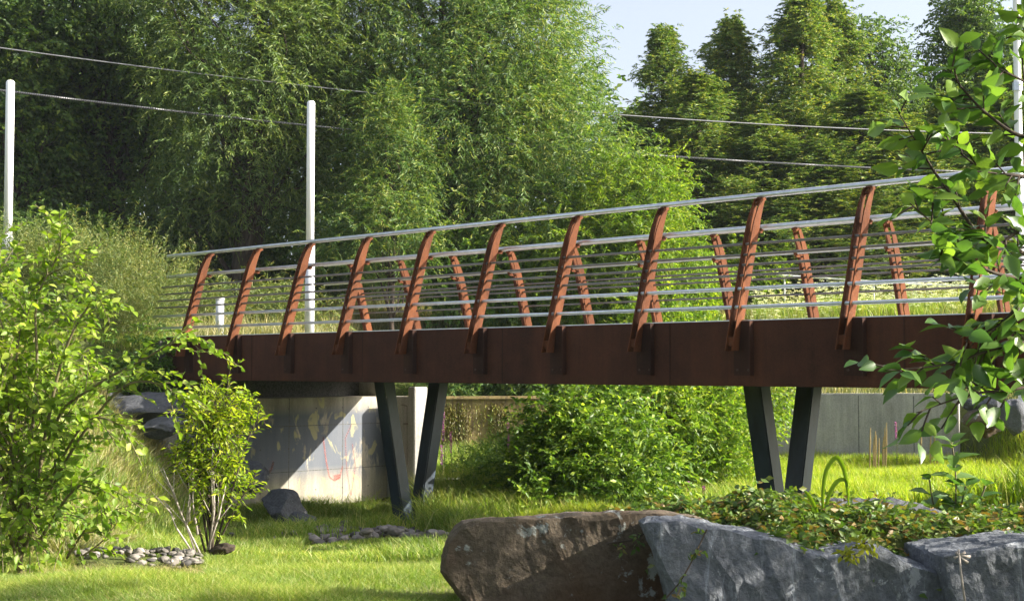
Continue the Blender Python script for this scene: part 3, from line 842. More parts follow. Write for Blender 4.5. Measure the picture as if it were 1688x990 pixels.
def twigs(rg, S_, D_, TL, nl, L, Wd, droop=0.3, spread=0.9, rich=False, curl=0.12, fold=0.15, flat=0.0, jit=0.25, whorl=False, up=0.6):
    """leaves alternately along curved twigs. S_,D_ (T,3), TL (T,)"""
    T_ = len(S_)
    t = (np.arange(nl) + 0.5 + rg.uniform(-0.3, 0.3, (T_, nl))) / nl
    tl = TL[:, None, None]; tt = t[:, :, None]
    g3 = np.array([0, 0, -1.0])
    P = S_[:, None, :] + D_[:, None, :] * tl * tt + g3 * droop * tl * tt * tt
    tan = unit(D_[:, None, :] + g3 * 2 * droop * tt)
    upv = np.array([0, 0, 1.0]) + rg.normal(size=(T_, 1, 3)) * (0.35 if not flat else 0.12)
    sd = unit(np.cross(tan, np.broadcast_to(upv, tan.shape)))
    if whorl:
        a = np.arange(nl)[None, :, None] * 2.4 + rg.uniform(0, 6.28, (T_, 1, 1))
        nn = np.cross(sd, tan); side = sd * np.cos(a) + nn * np.sin(a)
    else:
        side = sd * np.where(np.arange(nl) % 2 == 0, 1, -1)[None, :, None]
    D = unit(tan * 0.9 + side * spread + rg.normal(size=P.shape) * jit + g3 * droop * 0.4)
    N = unit(np.array([0, 0, up]) + rg.normal(size=P.shape) * 0.55 - 0.2 * side)
    sz = rg.uniform(0.65, 1.15, T_ * nl)
    return leaf_geo(P.reshape(-1, 3), D.reshape(-1, 3), N.reshape(-1, 3), L * sz, Wd * sz, rich, curl, fold, rg), P

def lobe_points(rg, lobes, n, inner=0.35):
    """lobes: (cx,cy,cz,rx,ry,rz); returns points and outward directions"""
    vol = np.array([l[3]*l[4]*l[5] for l in lobes]) ** 0.7; pr = vol / vol.sum()
    k = rg.choice(len(lobes), n, p=pr); Lb = np.array(lobes)[k]
    d = rdirs(rg, n); r = (inner + (1 - inner) * rg.random(n)) ** (1 / 2.0)
    r = r * (1 + 0.10 * rg.normal(size=n))
    P = Lb[:, :3] + d * Lb[:, 3:6] * r[:, None]
    return P, unit(d / Lb[:, 3:6])

def limbs_mb(rg, trunk_pts, trunk_r, tips, n_seg=6, r0=0.06, wob=0.15):
    m = MB(); m.tube(trunk_pts, trunk_r, 10)
    tp = [Vector(p) for p in trunk_pts]
    for tip in tips:
        k = rg.random() ** 0.8 * (len(tp) - 1.3) + 0.3; i = int(k); f_ = k - i
        a = tp[i].lerp(tp[min(i+1, len(tp)-1)], f_); b = Vector(tip)
        if b.z < a.z - 0.3: a = tp[max(1, i // 2)]
        dv = b - a; pts = []
        for j in range(n_seg + 1):
            u = j / n_seg
            p = a.lerp(b, u) + Vector((0, 0, 1)) * dv.length * 0.12 * math.sin(math.pi * u)
            if 0 < j < n_seg: p += Vector(rg.normal(size=3)) * wob * dv.length * 0.18
            pts.append(p)
        r = min(r0, trunk_r[min(i, len(trunk_r)-1)] * 0.7)
        m.tube(pts, [max(0.006, r * (1 - 0.88 * j / n_seg)) for j in range(n_seg + 1)], 6)
    return m

def tree(name, label, cat, base, lobes, mat, seed, nclump=300, tw=8, nl=14, L=0.12, Wd=0.03, TL=0.5, cr=0.35, droop=0.4, trunk_r=0.25, trunk_top=None,
         nlimb=30, bark=None, group=None, spread=0.8, outw=0.9, inner=0.35, jitter=0.8, rich=False, stems=1, upb=0.25, whorl=False, anis=(1,1,1), limb_r=0.07, up=0.6):
    rg = np.random.default_rng(seed)
    base = np.array(base, float)
    lobes = [tuple(np.array(l[:3]) ) + tuple(l[3:]) for l in lobes]
    C, O = lobe_points(rg, lobes, nclump, inner)
    C[:, 2] = np.maximum(C[:, 2], base[2] + 0.15)
    k = np.repeat(np.arange(nclump), tw); T_ = len(k)
    S_ = C[k] + rg.normal(size=(T_, 3)) * cr * np.array(anis)
    D_ = unit(O[k] * outw + rg.normal(size=(T_, 3)) * jitter + np.array([0, 0, upb]))
    TLs = TL * rg.uniform(0.6, 1.3, T_)
    (V, Fc, A), _ = twigs(rg, S_, D_, TLs, nl, L, Wd, droop, spread, rich, whorl=whorl, up=up)
    root = empty(name, Vector(base), label, cat, group)
    f_ = Fol(); f_.add(V, Fc, A); f_.build('crown', mat, root, base)
    top = np.mean([l[:3] for l in lobes], axis=0) if trunk_top is None else np.array(trunk_top)
    m_all = MB()
    for st in range(stems):
        tt = top + rg.normal(size=3) * (0 if stems == 1 else 0.5) * np.array([1, 1, 0.3]) * (lobes[0][3] * 0.5)
        tp = []
        for j in range(7):
            u = j / 6; p = base * (1 - u) + tt * u + rg.normal(size=3) * 0.05 * np.linalg.norm(tt - base) * (0.4 if 0 < j else 0)
            tp.append(tuple(p - base - (np.array([0, 0, 0.25]) if j == 0 else 0)))
        tips = C[rg.choice(nclump, max(1, nlimb // stems))] - base
        mm = limbs_mb(rg, tp, [trunk_r / stems ** .5 * (1 - 0.75 * j / 6) for j in range(7)], tips, r0=limb_r)
        m_all.add(mm.v, mm.f)
    m_all.build('trunk', bark or M['bark'], root, smooth=True)
    return root

def L_(px, py, Y, wpx, hpx, dy=None):
    """lobe from picture size at depth Y"""
    c = at(px, py, Y); rx = wpx / F * Y / 2; rz = hpx / F * Y / 2
    return (c.x, c.y, c.z, rx, dy if dy else (rx + rz) / 2 * 0.9, rz)

# ------------------------------------------------------------------ grass
def blades(rg, X, Y, H, Wd, lean=0.5, seg=2, Z=None):
    n = len(X); Z = g(X, Y) if Z is None else Z
    P = np.stack([X, Y, Z - 0.015], -1)
    a = rg.uniform(0, 6.28, n); sd = np.stack([np.cos(a), np.sin(a), 0*a], -1)
    ln = rg.normal(size=(n, 2)) * lean + np.array([-0.15, 0.0]) * lean
    tip = np.stack([ln[:, 0] * H, ln[:, 1] * H, H], -1)
    Wd = np.broadcast_to(Wd, (n,))[:, None]
    lv = rg.random(n)
    if seg == 1:
        V = np.stack([P - sd*Wd/2, P + sd*Wd/2, P + tip], 1); b = np.arange(n)[:, None]*3
        return V.reshape(-1, 3), [b + [[0, 1, 2]]], np.repeat(lv, 3)
    mid = tip * np.array([0.32, 0.32, 0.6])
    V = np.stack([P - sd*Wd/2, P + sd*Wd/2, P + mid + sd*Wd*0.38, P + mid - sd*Wd*0.38, P + tip * np.array([1, 1, 0.93])], 1)
    b = np.arange(n)[:, None]*5
    return V.reshape(-1, 3), [b + [[0, 1, 2, 3]], b + [[3, 2, 4]]], np.repeat(lv, 5)

def vnoise(X, Y, f, seed=0):
    r = np.random.default_rng(seed); o = 0
    for k in range(5):
        a = r.uniform(0, 6.28); ph = r.uniform(0, 6.28, 2); fr = f * r.uniform(0.6, 1.7)
        o = o + np.sin((X*math.cos(a) + Y*math.sin(a)) * fr + ph[0]) * np.sin((-X*math.sin(a) + Y*math.cos(a)) * fr * 0.8 + ph[1])
    return o / 5 * 2.0

def wedge(rg, n, px0, px1, Y0, Y1, p=1.0):
    Y = Y0 + (Y1 - Y0) * rg.random(n) ** p
    px = rg.uniform(px0, px1, n)
    return (px - 844) / F * Y, Y

def stones_at(X, Y):
    m = np.zeros(len(X), bool); px = X / Y * F + 844
    m |= (Y > 11.9) & (Y < 13.65) & (px < 325) & (px > 130)
    m |= (Y > 16.5) & (Y < 18.7) & (px > 530) & (px < 745)
    m |= (Y > 19.6) & (Y < 21.2) & (px > 560) & (px < 720)
    return m

rg = np.random.default_rng(11)
# front lawn
F1 = Fol()
X, Y = wedge(rg, 150000, -60, 800, 7.2, 13.2, 1.0)
nz = vnoise(X, Y, 2.2, 3)
keep = ~stones_at(X, Y) | (rg.random(len(X)) < 0.02); X, Y, nz = X[keep], Y[keep], nz[keep]
H = (0.07 + 0.06 * rg.random(len(X))) * (1 + 0.5 * np.clip(nz, -0.6, 1.2))
px = X / Y * F + 844; H = H * np.where((px < 345) & (px > 120) & (Y > 10.3), 0.42, 1.0)
F1.add(*blades(rg, X, Y, H, 0.006, 0.55))
o = F1.build('lawn_grass', M['grass']); tag(o, 'bright sunlit green lawn across the bottom left foreground', 'grass', kind='stuff')
F1 = Fol()
X, Y = wedge(rg, 26000, -60, 800, 7.2, 13.2, 1.0); nz = vnoise(X, Y, 1.6, 33); keep = (nz > 0.0) & ~stones_at(X, Y); X, Y = X[keep], Y[keep]
F1.add(*blades(rg, X, Y, 0.05 + 0.07 * rg.random(len(X)), 0.006, 0.9))
o = F1.build('dry_grass', M['drygrass']); tag(o, 'dry yellowed blades scattered through the front lawn', 'grass', kind='stuff')
F1 = Fol()
X, Y = wedge(rg, 140000, 60, 900, 13.0, 24.8, 1.0)
nz = vnoise(X, Y, 1.6, 5)
keep = (~stones_at(X, Y) | (rg.random(len(X)) < 0.05)); X, Y, nz = X[keep], Y[keep], nz[keep]
H = (0.10 + 0.10 * rg.random(len(X))) * (1 + 0.6 * np.clip(nz, -0.5, 1.2))
px = X / Y * F + 844; H = H * np.where((px < 760) & (px > 500) & (Y > 14.2) & (Y < 19.7), 0.3, 1.0) * np.where((px < 730) & (px > 620) & (Y > 19.5) & (Y < 23.2), 0.35, 1.0)
F1.add(*blades(rg, X, Y, H, 0.011, 0.4))
# tall tufts
for (px, Y0, n, h, r_) in ((560,13.0,500,.16,.3),(480,13.4,400,.16,.3),(640,20.4,500,.4,.5),(755,20.0,900,.55,.45),(800,17.5,700,.4,.4),(545,23.6,900,.34,.9),(600,23.2,900,.34,.6),(745,22.0,600,.5,.35),(618,23.6,500,.45,.4),(470,18,900,.32,.7),(250,16.5,1200,.26,.8),(690,13.9,500,.2,.3),(830,22.5,900,.6,.6),(1000,18.0,800,.5,.6),(1100,17.0,600,.5,.6)):
    x0 = (px - 844) / F * Y0
    X = x0 + rg.normal(size=n) * r_ * 0.5; Y = Y0 + rg.normal(size=n) * r_ * 0.5
    F1.add(*blades(rg, X, Y, h * rg.uniform(0.5, 1.1, n), 0.014, 0.5))
o = F1.build('rough_grass', M['grass']); tag(o, 'longer shaded grass under and around the left end of the bridge', 'grass', kind='stuff')
# dry bank grass
F1 = Fol()
n = 60000; X = rg.uniform(-9.5, -3.9, n); Y = rg.uniform(12.5, 24.5, n)
gh = g(X, Y); keep = gh > -1.95; X, Y = X[keep], Y[keep]; nz = vnoise(X, Y, 1.3, 8)
H = (0.10 + 0.16 * rg.random(len(X))) * (1 + 0.5 * nz)
F1.add(*blades(rg, X, Y, np.maximum(H, 0.05), 0.013, 0.75))
o = F1.build('bank_grass', M['drygrass']); tag(o, 'dry straw coloured grass on the slope left of the abutment', 'grass', kind='stuff')
# field to the right beneath the bridge
F1 = Fol()
X, Y = wedge(rg, 270000, 860, 1760, 10.5, 33.8, 0.9)
keep = (Y < wall_line(X) - 0.1); X, Y = X[keep], Y[keep]; nz = vnoise(X, Y, 0.9, 9)
H = (0.20 + 0.18 * rg.random(len(X))) * (1 + 0.4 * nz)
F1.add(*blades(rg, X, Y, np.maximum(H, 0.06), 0.014, 0.28))
o = F1.build('field_grass', M['field']); tag(o, 'bright yellow green sunlit grass field below the right half of the bridge', 'grass', kind='stuff')
# river bed between weir and legs
F1 = Fol()
X, Y = wedge(rg, 60000, 690, 1240, 22, 33.5, 1.0); nz = vnoise(X, Y, 1.1, 10)
F1.add(*blades(rg, X, Y, (0.30 + 0.35 * rg.random(len(X))) * (1 + 0.5 * nz), 0.017, 0.3))
o = F1.build('river_bed_grass', M['grass']); tag(o, 'tall green grass in front of the mossy weir wall', 'grass', kind='stuff')
# upper banks
F1 = Fol()
n = 130000; X = rg.uniform(-13, 19, n); Y = rg.uniform(25, 52, n)
gh = g(X, Y); keep = (gh > -0.8) & ~((Y - wall_line(X) < 1.3) & (X > -3.2) & (X < 5.6)); X, Y = X[keep], Y[keep]; nz = vnoise(X, Y, 0.8, 12)
F1.add(*blades(rg, X, Y, (0.18 + 0.30 * rg.random(len(X))) * (1 + 0.5 * nz), 0.026, 0.35, 1))
o = F1.build('meadow_grass', M['drygrass']); tag(o, 'pale meadow grass on the upper bank behind the bridge railing', 'grass', kind='stuff')

# ------------------------------------------------------------------ background trees
def cedar(seed, H=10.0, R0=1.9):
    rg = np.random.default_rng(seed)
    nb = 300
    u0 = rg.random(nb) ** 0.8; z = H * (0.03 + 0.95 * u0)
    prof = np.interp(z / H, [0, 0.08, 0.3, 0.6, 0.8, 0.92, 1.0], [0.9, 1.15, 1.0, 0.72, 0.44, 0.22, 0.03]) * R0
    a = rg.uniform(0, 6.28, nb); ln = prof * (0.45 + 0.85 * rg.random(nb) ** 1.3) * (1 + 0.15 * np.sin(a * 2 + z * 1.3))
    rise = rg.uniform(0.15, 0.9, nb)
    tw = 24; k = np.repeat(np.arange(nb), tw); T_ = len(k)
    u = 0.25 + 0.8 * rg.random(T_) ** 0.7
    dirh = np.stack([np.cos(a), np.sin(a), 0 * a], -1)[k]
    side = np.stack([-np.sin(a), np.cos(a), 0 * a], -1)[k]
    r_ = ln[k] * u
    S_ = dirh * r_[:, None] + np.array([0, 0, 1.0]) * (z[k] + r_ * rise[k] - 0.25 * r_ * u)[:, None]
    wd = (0.10 + 0.30 * ln[k] * (1.1 - u).clip(0.1, 1))[:, None]
    S_ = S_ + side * rg.normal(size=(T_, 1)) * wd * 0.7 + rg.normal(size=(T_, 3)) * np.array([.09, .09, .17])
    D_ = unit(dirh * 0.9 + side * rg.normal(size=(T_, 1)) * 0.6 + rg.normal(size=(T_, 3)) * 0.35 + np.array([0, 0, 0.55]))
    (V, Fc, A), _ = twigs(rg, S_, D_, 0.42 * rg.uniform(.6, 1.4, T_) * np.clip(ln[k] / R0 + .12, .22, 1), 11, 0.13, 0.036, 0.40, 0.7, flat=1, jit=0.3)
    f_ = Fol(); f_.add(V, Fc, A)
    m = MB(); m.tube([(0,0,-0.4),(0.03,0,H*.3),(0,0.02,H*.7),(0,0,H*.97)], [0.2,0.15,0.08,0.02], 8)
    for i in range(0, nb, 3):
        e = np.array([np.cos(a[i]) * ln[i], np.sin(a[i]) * ln[i], z[i] + ln[i] * (rise[i] - .25)])
        m.tube([(0, 0, z[i]), tuple(e * [.5, .5, 1]), tuple(e)], [0.03, 0.02, 0.006], 5)
    return f_, m
CG = 'cedars of the row behind the right half of the bridge'
protoC = []
specs = [  # px of axis, top py, Y, radius m, label
    (1092, 48, 47, 1.75, 'pointed cedar standing leftmost of the row, alone against the sky'),
    (1205, 28, 48, 1.8, 'pointed cedar second from the left of the row, lower than its right neighbour'),
    (1320, -30, 47, 2.0, 'tallest broad cedar whose top leaves the picture'),
    (1375, 5, 50, 1.8, 'tall cedar tucked behind the right shoulder of the tallest one'),
    (1150, 120, 45, 1.9, 'short cedar filling the gap between the leftmost two'),
    (1255, 190, 44, 1.9, 'low dark cedar in front of the tallest one'),
    (1420, 150, 44.5, 2.1, 'low bushy cedar right of the tallest one, in front of the airy tree'),
    (1490, 190, 45, 2.1, 'low dark cedar behind the hanging foreground leaves'),
    (1570, 150, 46, 2.1, 'cedar left of the whitish tapered pole'),
    (1660, 120, 46, 2.2, 'cedar behind the whitish tapered pole'),
    (1745, 60, 47, 2.3, 'rightmost cedar, mostly cut off by the edge of the picture'),
    (1350, 230, 43.5, 1.8, 'small cedar near the fence in the middle of the row'),
    (1040, 190, 46, 1.7, 'short cedar half hidden behind the big willow')]
cp = [cedar(101), cedar(202), cedar(303)]
cdone = {}
for i, (px, py, Y, rad, lab) in enumerate(specs):
    t = at(px, py, Y); z0 = gz(t.x, Y) - 0.1; Hh = t.z - z0
    j = i % 3
    if j not in cdone:
        root = empty('cedar_tree', Vector((t.x, Y, z0)), lab, 'tree', CG)
        cp[j][0].build('crown', M['cedar'], root); cp[j][1].build('trunk', M['bark'], root, smooth=True)
        cdone[j] = root
    else:
        root = copy_tree(cdone[j], Vector((t.x, Y, z0)), 1.3 * i, None, lab, CG)
    root.scale = (rad / 1.62, rad / 1.62, Hh / 10.0); root.rotation_euler = (0, 0, 1.3 * i)

# airy deciduous trees among the cedars
bs = on(1440, 400, 52)
tree('broadleaf_tree', 'airy light tree with visible stems between the tallest cedar and the gap of sky', 'tree', bs,
     [L_(1425,130,52,110,190), L_(1470,170,52,90,150), L_(1400,80,52,80,110), L_(1480,110,52,46,70), L_(1440,60,52,60,60)], M['oak'], 31, nclump=200, tw=8, nl=11, L=.13, Wd=.065, TL=.45, cr=.3, trunk_top=at(1440,70,52), nlimb=60, trunk_r=.16)
bs = on(1610, 400, 54)
tree('broadleaf_tree', 'dark round topped tree against the sky left of the whitish tapered pole', 'tree', bs,
     [L_(1600,60,54,110,140), L_(1560,120,54,90,120), L_(1640,100,54,110,150), L_(1600,180,54,170,160), L_(1595,15,54,60,50)], M['oak'], 32, nclump=420, tw=9, nl=11, L=.15, Wd=.08, TL=.45, cr=.32, trunk_top=at(1600,40,54), nlimb=50, trunk_r=.2)
# big willow
bs = on(745, 480, 39)
tree('willow_tree', 'huge feathery light green willow filling the middle of the background', 'tree', bs,
     [L_(700,60,39,420,330,2.6), L_(835,110,38.5,270,330,2.4), L_(885,260,38,230,240,1.9), L_(780,200,37.5,300,260,1.9), L_(875,60,39,120,260,1.7), L_(925,180,38.5,100,240,1.3), L_(640,-60,39.5,500,250,2.6), L_(825,-70,39,190,260,2), L_(990,300,37.8,150,190,1.3), L_(830,350,37.5,300,190,1.6), L_(700,330,38.5,220,200,1.6)],
     M['willow'], 41, nclump=1700, tw=9, nl=15, L=.155, Wd=.030, TL=.62, cr=.36, droop=.45, trunk_top=at(800,30,38.8), nlimb=90, trunk_r=.30, stems=3, inner=.45, limb_r=.10)
bs = on(655, 480, 35.5)
tree('willow_tree', 'small yellow green willow in front of the huge one, beside the white pole', 'tree', bs,
     [L_(640,205,35.5,100,110), L_(655,270,35.5,130,150), L_(640,340,35.5,130,130), L_(680,400,35.5,90,90), L_(600,370,35.5,110,80), L_(560,400,35.3,90,80)],
     M['willow'], 42, nclump=250, tw=9, nl=14, L=.14, Wd=.028, TL=.5, cr=.25, droop=.3, trunk_top=at(648,200,35.5), nlimb=26, trunk_r=.07, limb_r=.03)
bs = on(400, 480, 38)
tree('willow_tree', 'dense grey green willow behind the tall white pole, left of the huge one', 'tree', bs,
     [L_(400,60,37,300,260,2.3), L_(480,140,38,220,280,2.2), L_(380,190,37,210,180,1.8), L_(330,-60,37.5,300,200,2.3), L_(560,30,38.5,240,280,2.2), L_(470,280,38.5,240,170,1.8), L_(320,120,36.6,140,160,1.3), L_(340,320,38.5,200,150,1.6), L_(560,200,39,160,200,1.6)],
     M['willow_blue'], 43, nclump=1000, tw=9, nl=14, L=.16, Wd=.032, TL=.62, cr=.36, droop=.45, trunk_top=at(480,30,38), nlimb=60, trunk_r=.26, stems=2, limb_r=.09)
bs = on(1060, 470, 36.5)
tree('shrub', 'bright feathery willow shrub below the huge willow, left of the cedars', 'shrub', bs,
     [L_(1030,330,36.5,150,150), L_(1080,330,36.8,110,120), L_(1050,420,36.5,190,140), L_(960,400,36.5,190,140), L_(1110,430,37,110,120), L_(880,430,36.5,160,90)],
     M['bright'], 44, nclump=420, tw=8, nl=13, L=.15, Wd=.036, TL=.45, cr=.3, droop=.3, trunk_top=at(1050,330,36.5), nlimb=30, trunk_r=.06, stems=3, limb_r=.03)
# dark trees far left
bs = on(197, 520, 41)
tree('broadleaf_tree', 'tall dark tree with a straight trunk behind the left pole', 'tree', bs,
     [L_(190,60,41,240,260,2.2), L_(80,100,41.5,220,260,2), L_(250,140,41,190,220,1.8), L_(120,-30,41,300,200,2.3), L_(180,230,42,260,160,2), L_(60,250,42,220,180,1.9)],
     M['oak'], 51, nclump=560, tw=9, nl=12, L=.17, Wd=.095, TL=.5, cr=.38, trunk_top=at(200,-20,41), nlimb=60, trunk_r=.27, inner=.3)
bs = on(20, 520, 38.5)
tree('broadleaf_tree', 'dark tree cut off by the left edge above the first pole', 'tree', bs,
     [L_(-20,80,38.5,260,220,2), L_(40,220,39,200,160,1.7), L_(-60,220,38.5,200,240,1.8), L_(30,330,39,190,150,1.6), L_(50,20,39,160,130,1.5)],
     M['oak'], 52, nclump=420, tw=9, nl=12, L=.16, Wd=.09, TL=.5, cr=.36, trunk_top=at(10,30,38.5), nlimb=40, trunk_r=.2, inner=.3)
# undergrowth / understorey behind the railing
for i, (px, py, Y, wp, hp, mt, lab) in enumerate([
    (60,430,36,260,170,'oak','dark leafy understorey bush behind the left pole'),
    (250,400,40,300,220,'oak','dark understorey bush below the tall dark tree'),
    (440,400,40.5,320,210,'oak','dark understorey bush behind the tall white pole and railing'),
    (620,430,41.5,200,150,'willow_blue','shaded understorey bush behind the small yellow green willow'),
    (790,440,37,210,120,'weed','dark green bush behind the railing below the huge willow'),
    (300,510,31.5,190,80,'shrubwillow','low clipped looking bush beside the short white bollard'),
    (430,520,32.5,180,90,'shrubwillow','low tawny green bush between the short bollard and the tall white pole'),
    (880,500,38,150,70,'bright','low bright bush behind the middle of the far railing'),
    (1010,490,37.3,150,80,'bright','low leafy bush behind the far railing below the feathery willow shrub'),
    (1130,470,38,110,110,'bright','sunlit leafy bush left of the pale shed'),
    (1240,445,41.8,70,60,'bright','small yellow green bush beside the first fence post')]):
    b_ = on(px, py, Y); c_ = L_(px, py, Y, wp, hp)
    big = mt == 'oak'
    tree('shrub', lab, 'shrub', b_, [c_, (c_[0]-c_[3]*.5, c_[1], c_[2]-c_[5]*.3, c_[3]*.6, c_[4]*.7, c_[5]*.75), (c_[0]+c_[3]*.5, c_[1]+.2, c_[2]-c_[5]*.2, c_[3]*.6, c_[4]*.7, c_[5]*.8)],
         M[mt], 60 + i, nclump=int(70 + wp*hp/230), tw=8, nl=11, L=.14, Wd=.07 if mt in ('oak','weed','bright') else .022, TL=.36, cr=.25, droop=.3, nlimb=14, trunk_r=.05, stems=3, limb_r=.025)
# far wood closing the view
rg = np.random.default_rng(77)
nC = 2600; u = rg.random(nC); px = -150 + 2000 * u; Y = rg.uniform(56, 66, nC)
topy = np.interp(px, [-150, 500, 950, 1040, 1200, 1500, 1850], [90, 60, 120, 220, 150, 170, 120])
py = topy + (560 - topy) * rg.random(nC) ** 0.9 + 14*np.sin(px*.05)
V0 = np.stack([(px-844)/F*Y, Y, (606-py)/F*Y], -1)
k = np.repeat(np.arange(nC), 8)
S_ = V0[k] + rg.normal(size=(len(k), 3))*0.6; D_ = rdirs(rg, len(k))
(V, Fc, A), _ = twigs(rg, S_, D_, 0.9*rg.uniform(.6,1.3,len(k)), 8, .34, .2, .3)
f_ = Fol(); f_.add(V, Fc, A); o = f_.build('far_wood', M['oak']); tag(o, 'far dark wood closing the view behind the trees', 'wood', kind='stuff')

# ------------------------------------------------------------------ shrubs around the bridge
bs = on(150, 560, 26)
tree('shrub', 'fine leaved feathery willow shrub on the bank touching the left end of the railing', 'shrub', bs,
     [L_(110,470,26,230,130,1.0), L_(200,480,25.5,200,130,.9), L_(60,450,26,160,90,.8), L_(225,530,25,130,110,.7), L_(150,560,25.2,220,110,.8)],
     M['shrubwillow'], 81, nclump=420, tw=10, nl=16, L=.075, Wd=.014, TL=.55, cr=.2, droop=.05, upb=.9, nlimb=60, trunk_r=.03, stems=4, limb_r=.012, outw=.7, jitter=.45)
bs = on(255, 640, 23.2)
tree('shrub', 'shaded dark shrub under the left end of the girder above the boulders', 'shrub', bs,
     [L_(225,600,24.2,140,100,.5), L_(200,640,23.8,120,60,.4)], M['weed'], 82, nclump=90, tw=8, nl=10, L=.09, Wd=.04, TL=.3, cr=.14, nlimb=12, trunk_r=.03, stems=3, limb_r=.015)

# broad-leaved foreground bush with arching branches
def arched(name, label, cat, base, arcs, mat, seed, L=.1, Wd=.055, side_n=10, TL=.3, nl=8, rich=True, lobes=None, nclump=0, rstem=.02, droop=.25, spread=.9, bark=None, jitter=.5, cr=.12, tw=6, curl=.2, jit=.3):
    rg = np.random.default_rng(seed); root = empty(name, Vector(base), label, cat)
    f_ = Fol(); m = MB(); SS = []; DD = []
    for arc in arcs:
        P = [Vector(p) for p in arc]; out = []
        for i in range(len(P) - 1):    # catmull-like resample
            p0, p1, p2, p3 = P[max(i-1,0)], P[i], P[i+1], P[min(i+2,len(P)-1)]
            for j in range(6):
                t = j/6; out.append(0.5*((2*p1)+(p2-p0)*t+(2*p0-5*p1+4*p2-p3)*t*t+(3*p1-p0-3*p2+p3)*t**3))
        out.append(P[-1]); nO = len(out)
        m.tube([o_ - Vector(base) for o_ in out], [rstem*(1-.85*i/nO) for i in range(nO)], 6)
        for s in range(side_n):
            u = .18 + .82*(s+rg.random())/side_n; i = min(int(u*(nO-1)), nO-2)
            t = (out[i+1]-out[i]).normalized(); rd = Vector(rg.normal(size=3)); sdv = t.cross(rd).normalized()
            SS.append(out[i]); DD.append((t*.9 + sdv*jitter*1.2).normalized())
    if lobes:
        C, O = lobe_points(rg, lobes, nclump, .3); k = np.repeat(np.arange(nclump), tw)
        for c, o_ in zip(C[k] + rg.normal(size=(len(k),3))*cr, unit(O[k]*.8 + rg.normal(size=(len(k),3))*.7 + np.array([0,0,.25]))): SS.append(c); DD.append(o_)
        tips = C[rg.choice(nclump, min(nclump, 30))] - np.array(base)
        m2 = limbs_mb(rg, [(0,0,-.2),(0.02,0,.3),(.05,0,.8)], [rstem*1.6,rstem*1.3,rstem], tips, r0=rstem*.8); m.add(m2.v, m2.f)
    SS = np.array(SS); DD = np.array(DD); TLs = TL*rg.uniform(.6,1.25,len(SS))
    (V, Fc, A), P = twigs(rg, SS, DD, TLs, nl, L, Wd, droop, spread, rich, curl=curl, jit=jit)
    f_.add(V, Fc, A); f_.build('foliage', mat, root, base, smooth=rich)
    P = P - np.array(base)
    for i in range(len(SS)): m.tube([SS[i]-np.array(base)] + [tuple(P[i, j]) for j in range(0, nl, 2)], [.0035]*(1+len(range(0, nl, 2))), 4, False)
    m.build('stems', bark or M['twig'], root, smooth=True)
    return root
Yb = 11.0
A_ = lambda *pts: [at(px, py, Y) for px, py, Y in pts]
b0 = on(30, 930, 11.3)
arched('shrub', 'big broad leaved bush at the left edge with branches arching toward the bridge', 'shrub', b0, [
    A_((30,900,11.3),(60,640,11.2),(60,500,11.1),(95,420,11.0),(100,375,11.0)),
    A_((30,900,11.3),(90,700,11.2),(150,640,11),(240,590,10.9),(300,558,10.8),(332,580,10.8)),
    A_((40,900,11.3),(120,740,11.1),(200,640,10.9),(262,632,10.8),(290,652,10.8)),
    A_((40,900,11.3),(100,760,11.1),(150,690,10.8),(205,702,10.7)),
    A_((60,800,11.2),(100,600,11.1),(150,500,11),(185,505,10.9)),
    A_((20,700,11.2),(30,560,11.2),(60,470,11.1),(130,430,11)),
    A_((20,900,11.3),(-20,600,11.3),(-10,480,11.3),(10,430,11.3)),
    A_((60,900,11.2),(110,820,10.8),(150,790,10.7),(165,800,10.7))],
    M['elm'], 91, L=.075, Wd=.048, side_n=20, TL=.30, nl=9,
    lobes=[L_(40,570,11.3,160,200,.5), L_(60,650,11.2,180,120,.5), L_(5,720,11.3,180,220,.5), L_(35,790,11.1,130,120,.45), L_(25,870,11.2,140,110,.45), L_(-50,600,11.5,180,400,.6)], nclump=150, tw=5, rstem=.016)
b0 = on(120, 925, 12.0)
arched('shrub', 'low wide leaved weed with pale upturned leaves at the right foot of the big bush', 'plant', b0, [
    A_((110,920,12),(150,860,11.9),(190,840,11.8),(238,826,11.8)), A_((110,920,12),(130,860,12),(150,830,12)), A_((130,920,12),(170,890,12),(200,850,12))],
    M['elm'], 92, L=.10, Wd=.05, side_n=9, TL=.2, nl=5, rstem=.01)

# sapling with dead sticks
b0 = on(345, 915, 13.0)
sp_ = arched('sapling', 'thin yellow green sapling growing from the cobbles in front of the abutment', 'sapling', b0, [
    A_((345,915,13),(352,800,13),(368,700,13),(375,640,13),(380,602,13)),
    A_((345,915,13),(330,800,13),(330,700,13),(340,650,13)),
    A_((350,915,13),(385,800,12.9),(410,720,12.9),(428,690,12.9)),
    A_((340,915,13),(310,800,13),(300,735,13)),
    A_((350,915,13),(392,830,12.9),(420,795,12.9)),
    A_((350,910,13),(360,820,13.1),(395,700,13.1),(405,655,13.1))],
    M['sapling'], 93, L=.068, Wd=.023, side_n=13, TL=.17, nl=7, rich=False,
    lobes=[L_(352,690,13,60,70,.2), L_(348,755,13,70,80,.2), L_(375,680,13,44,50,.2), L_(365,800,13,56,50,.2)], nclump=115, tw=5, rstem=.012, bark=M['bark'], cr=.08)
dm = MB(); rnd = random.Random(5)
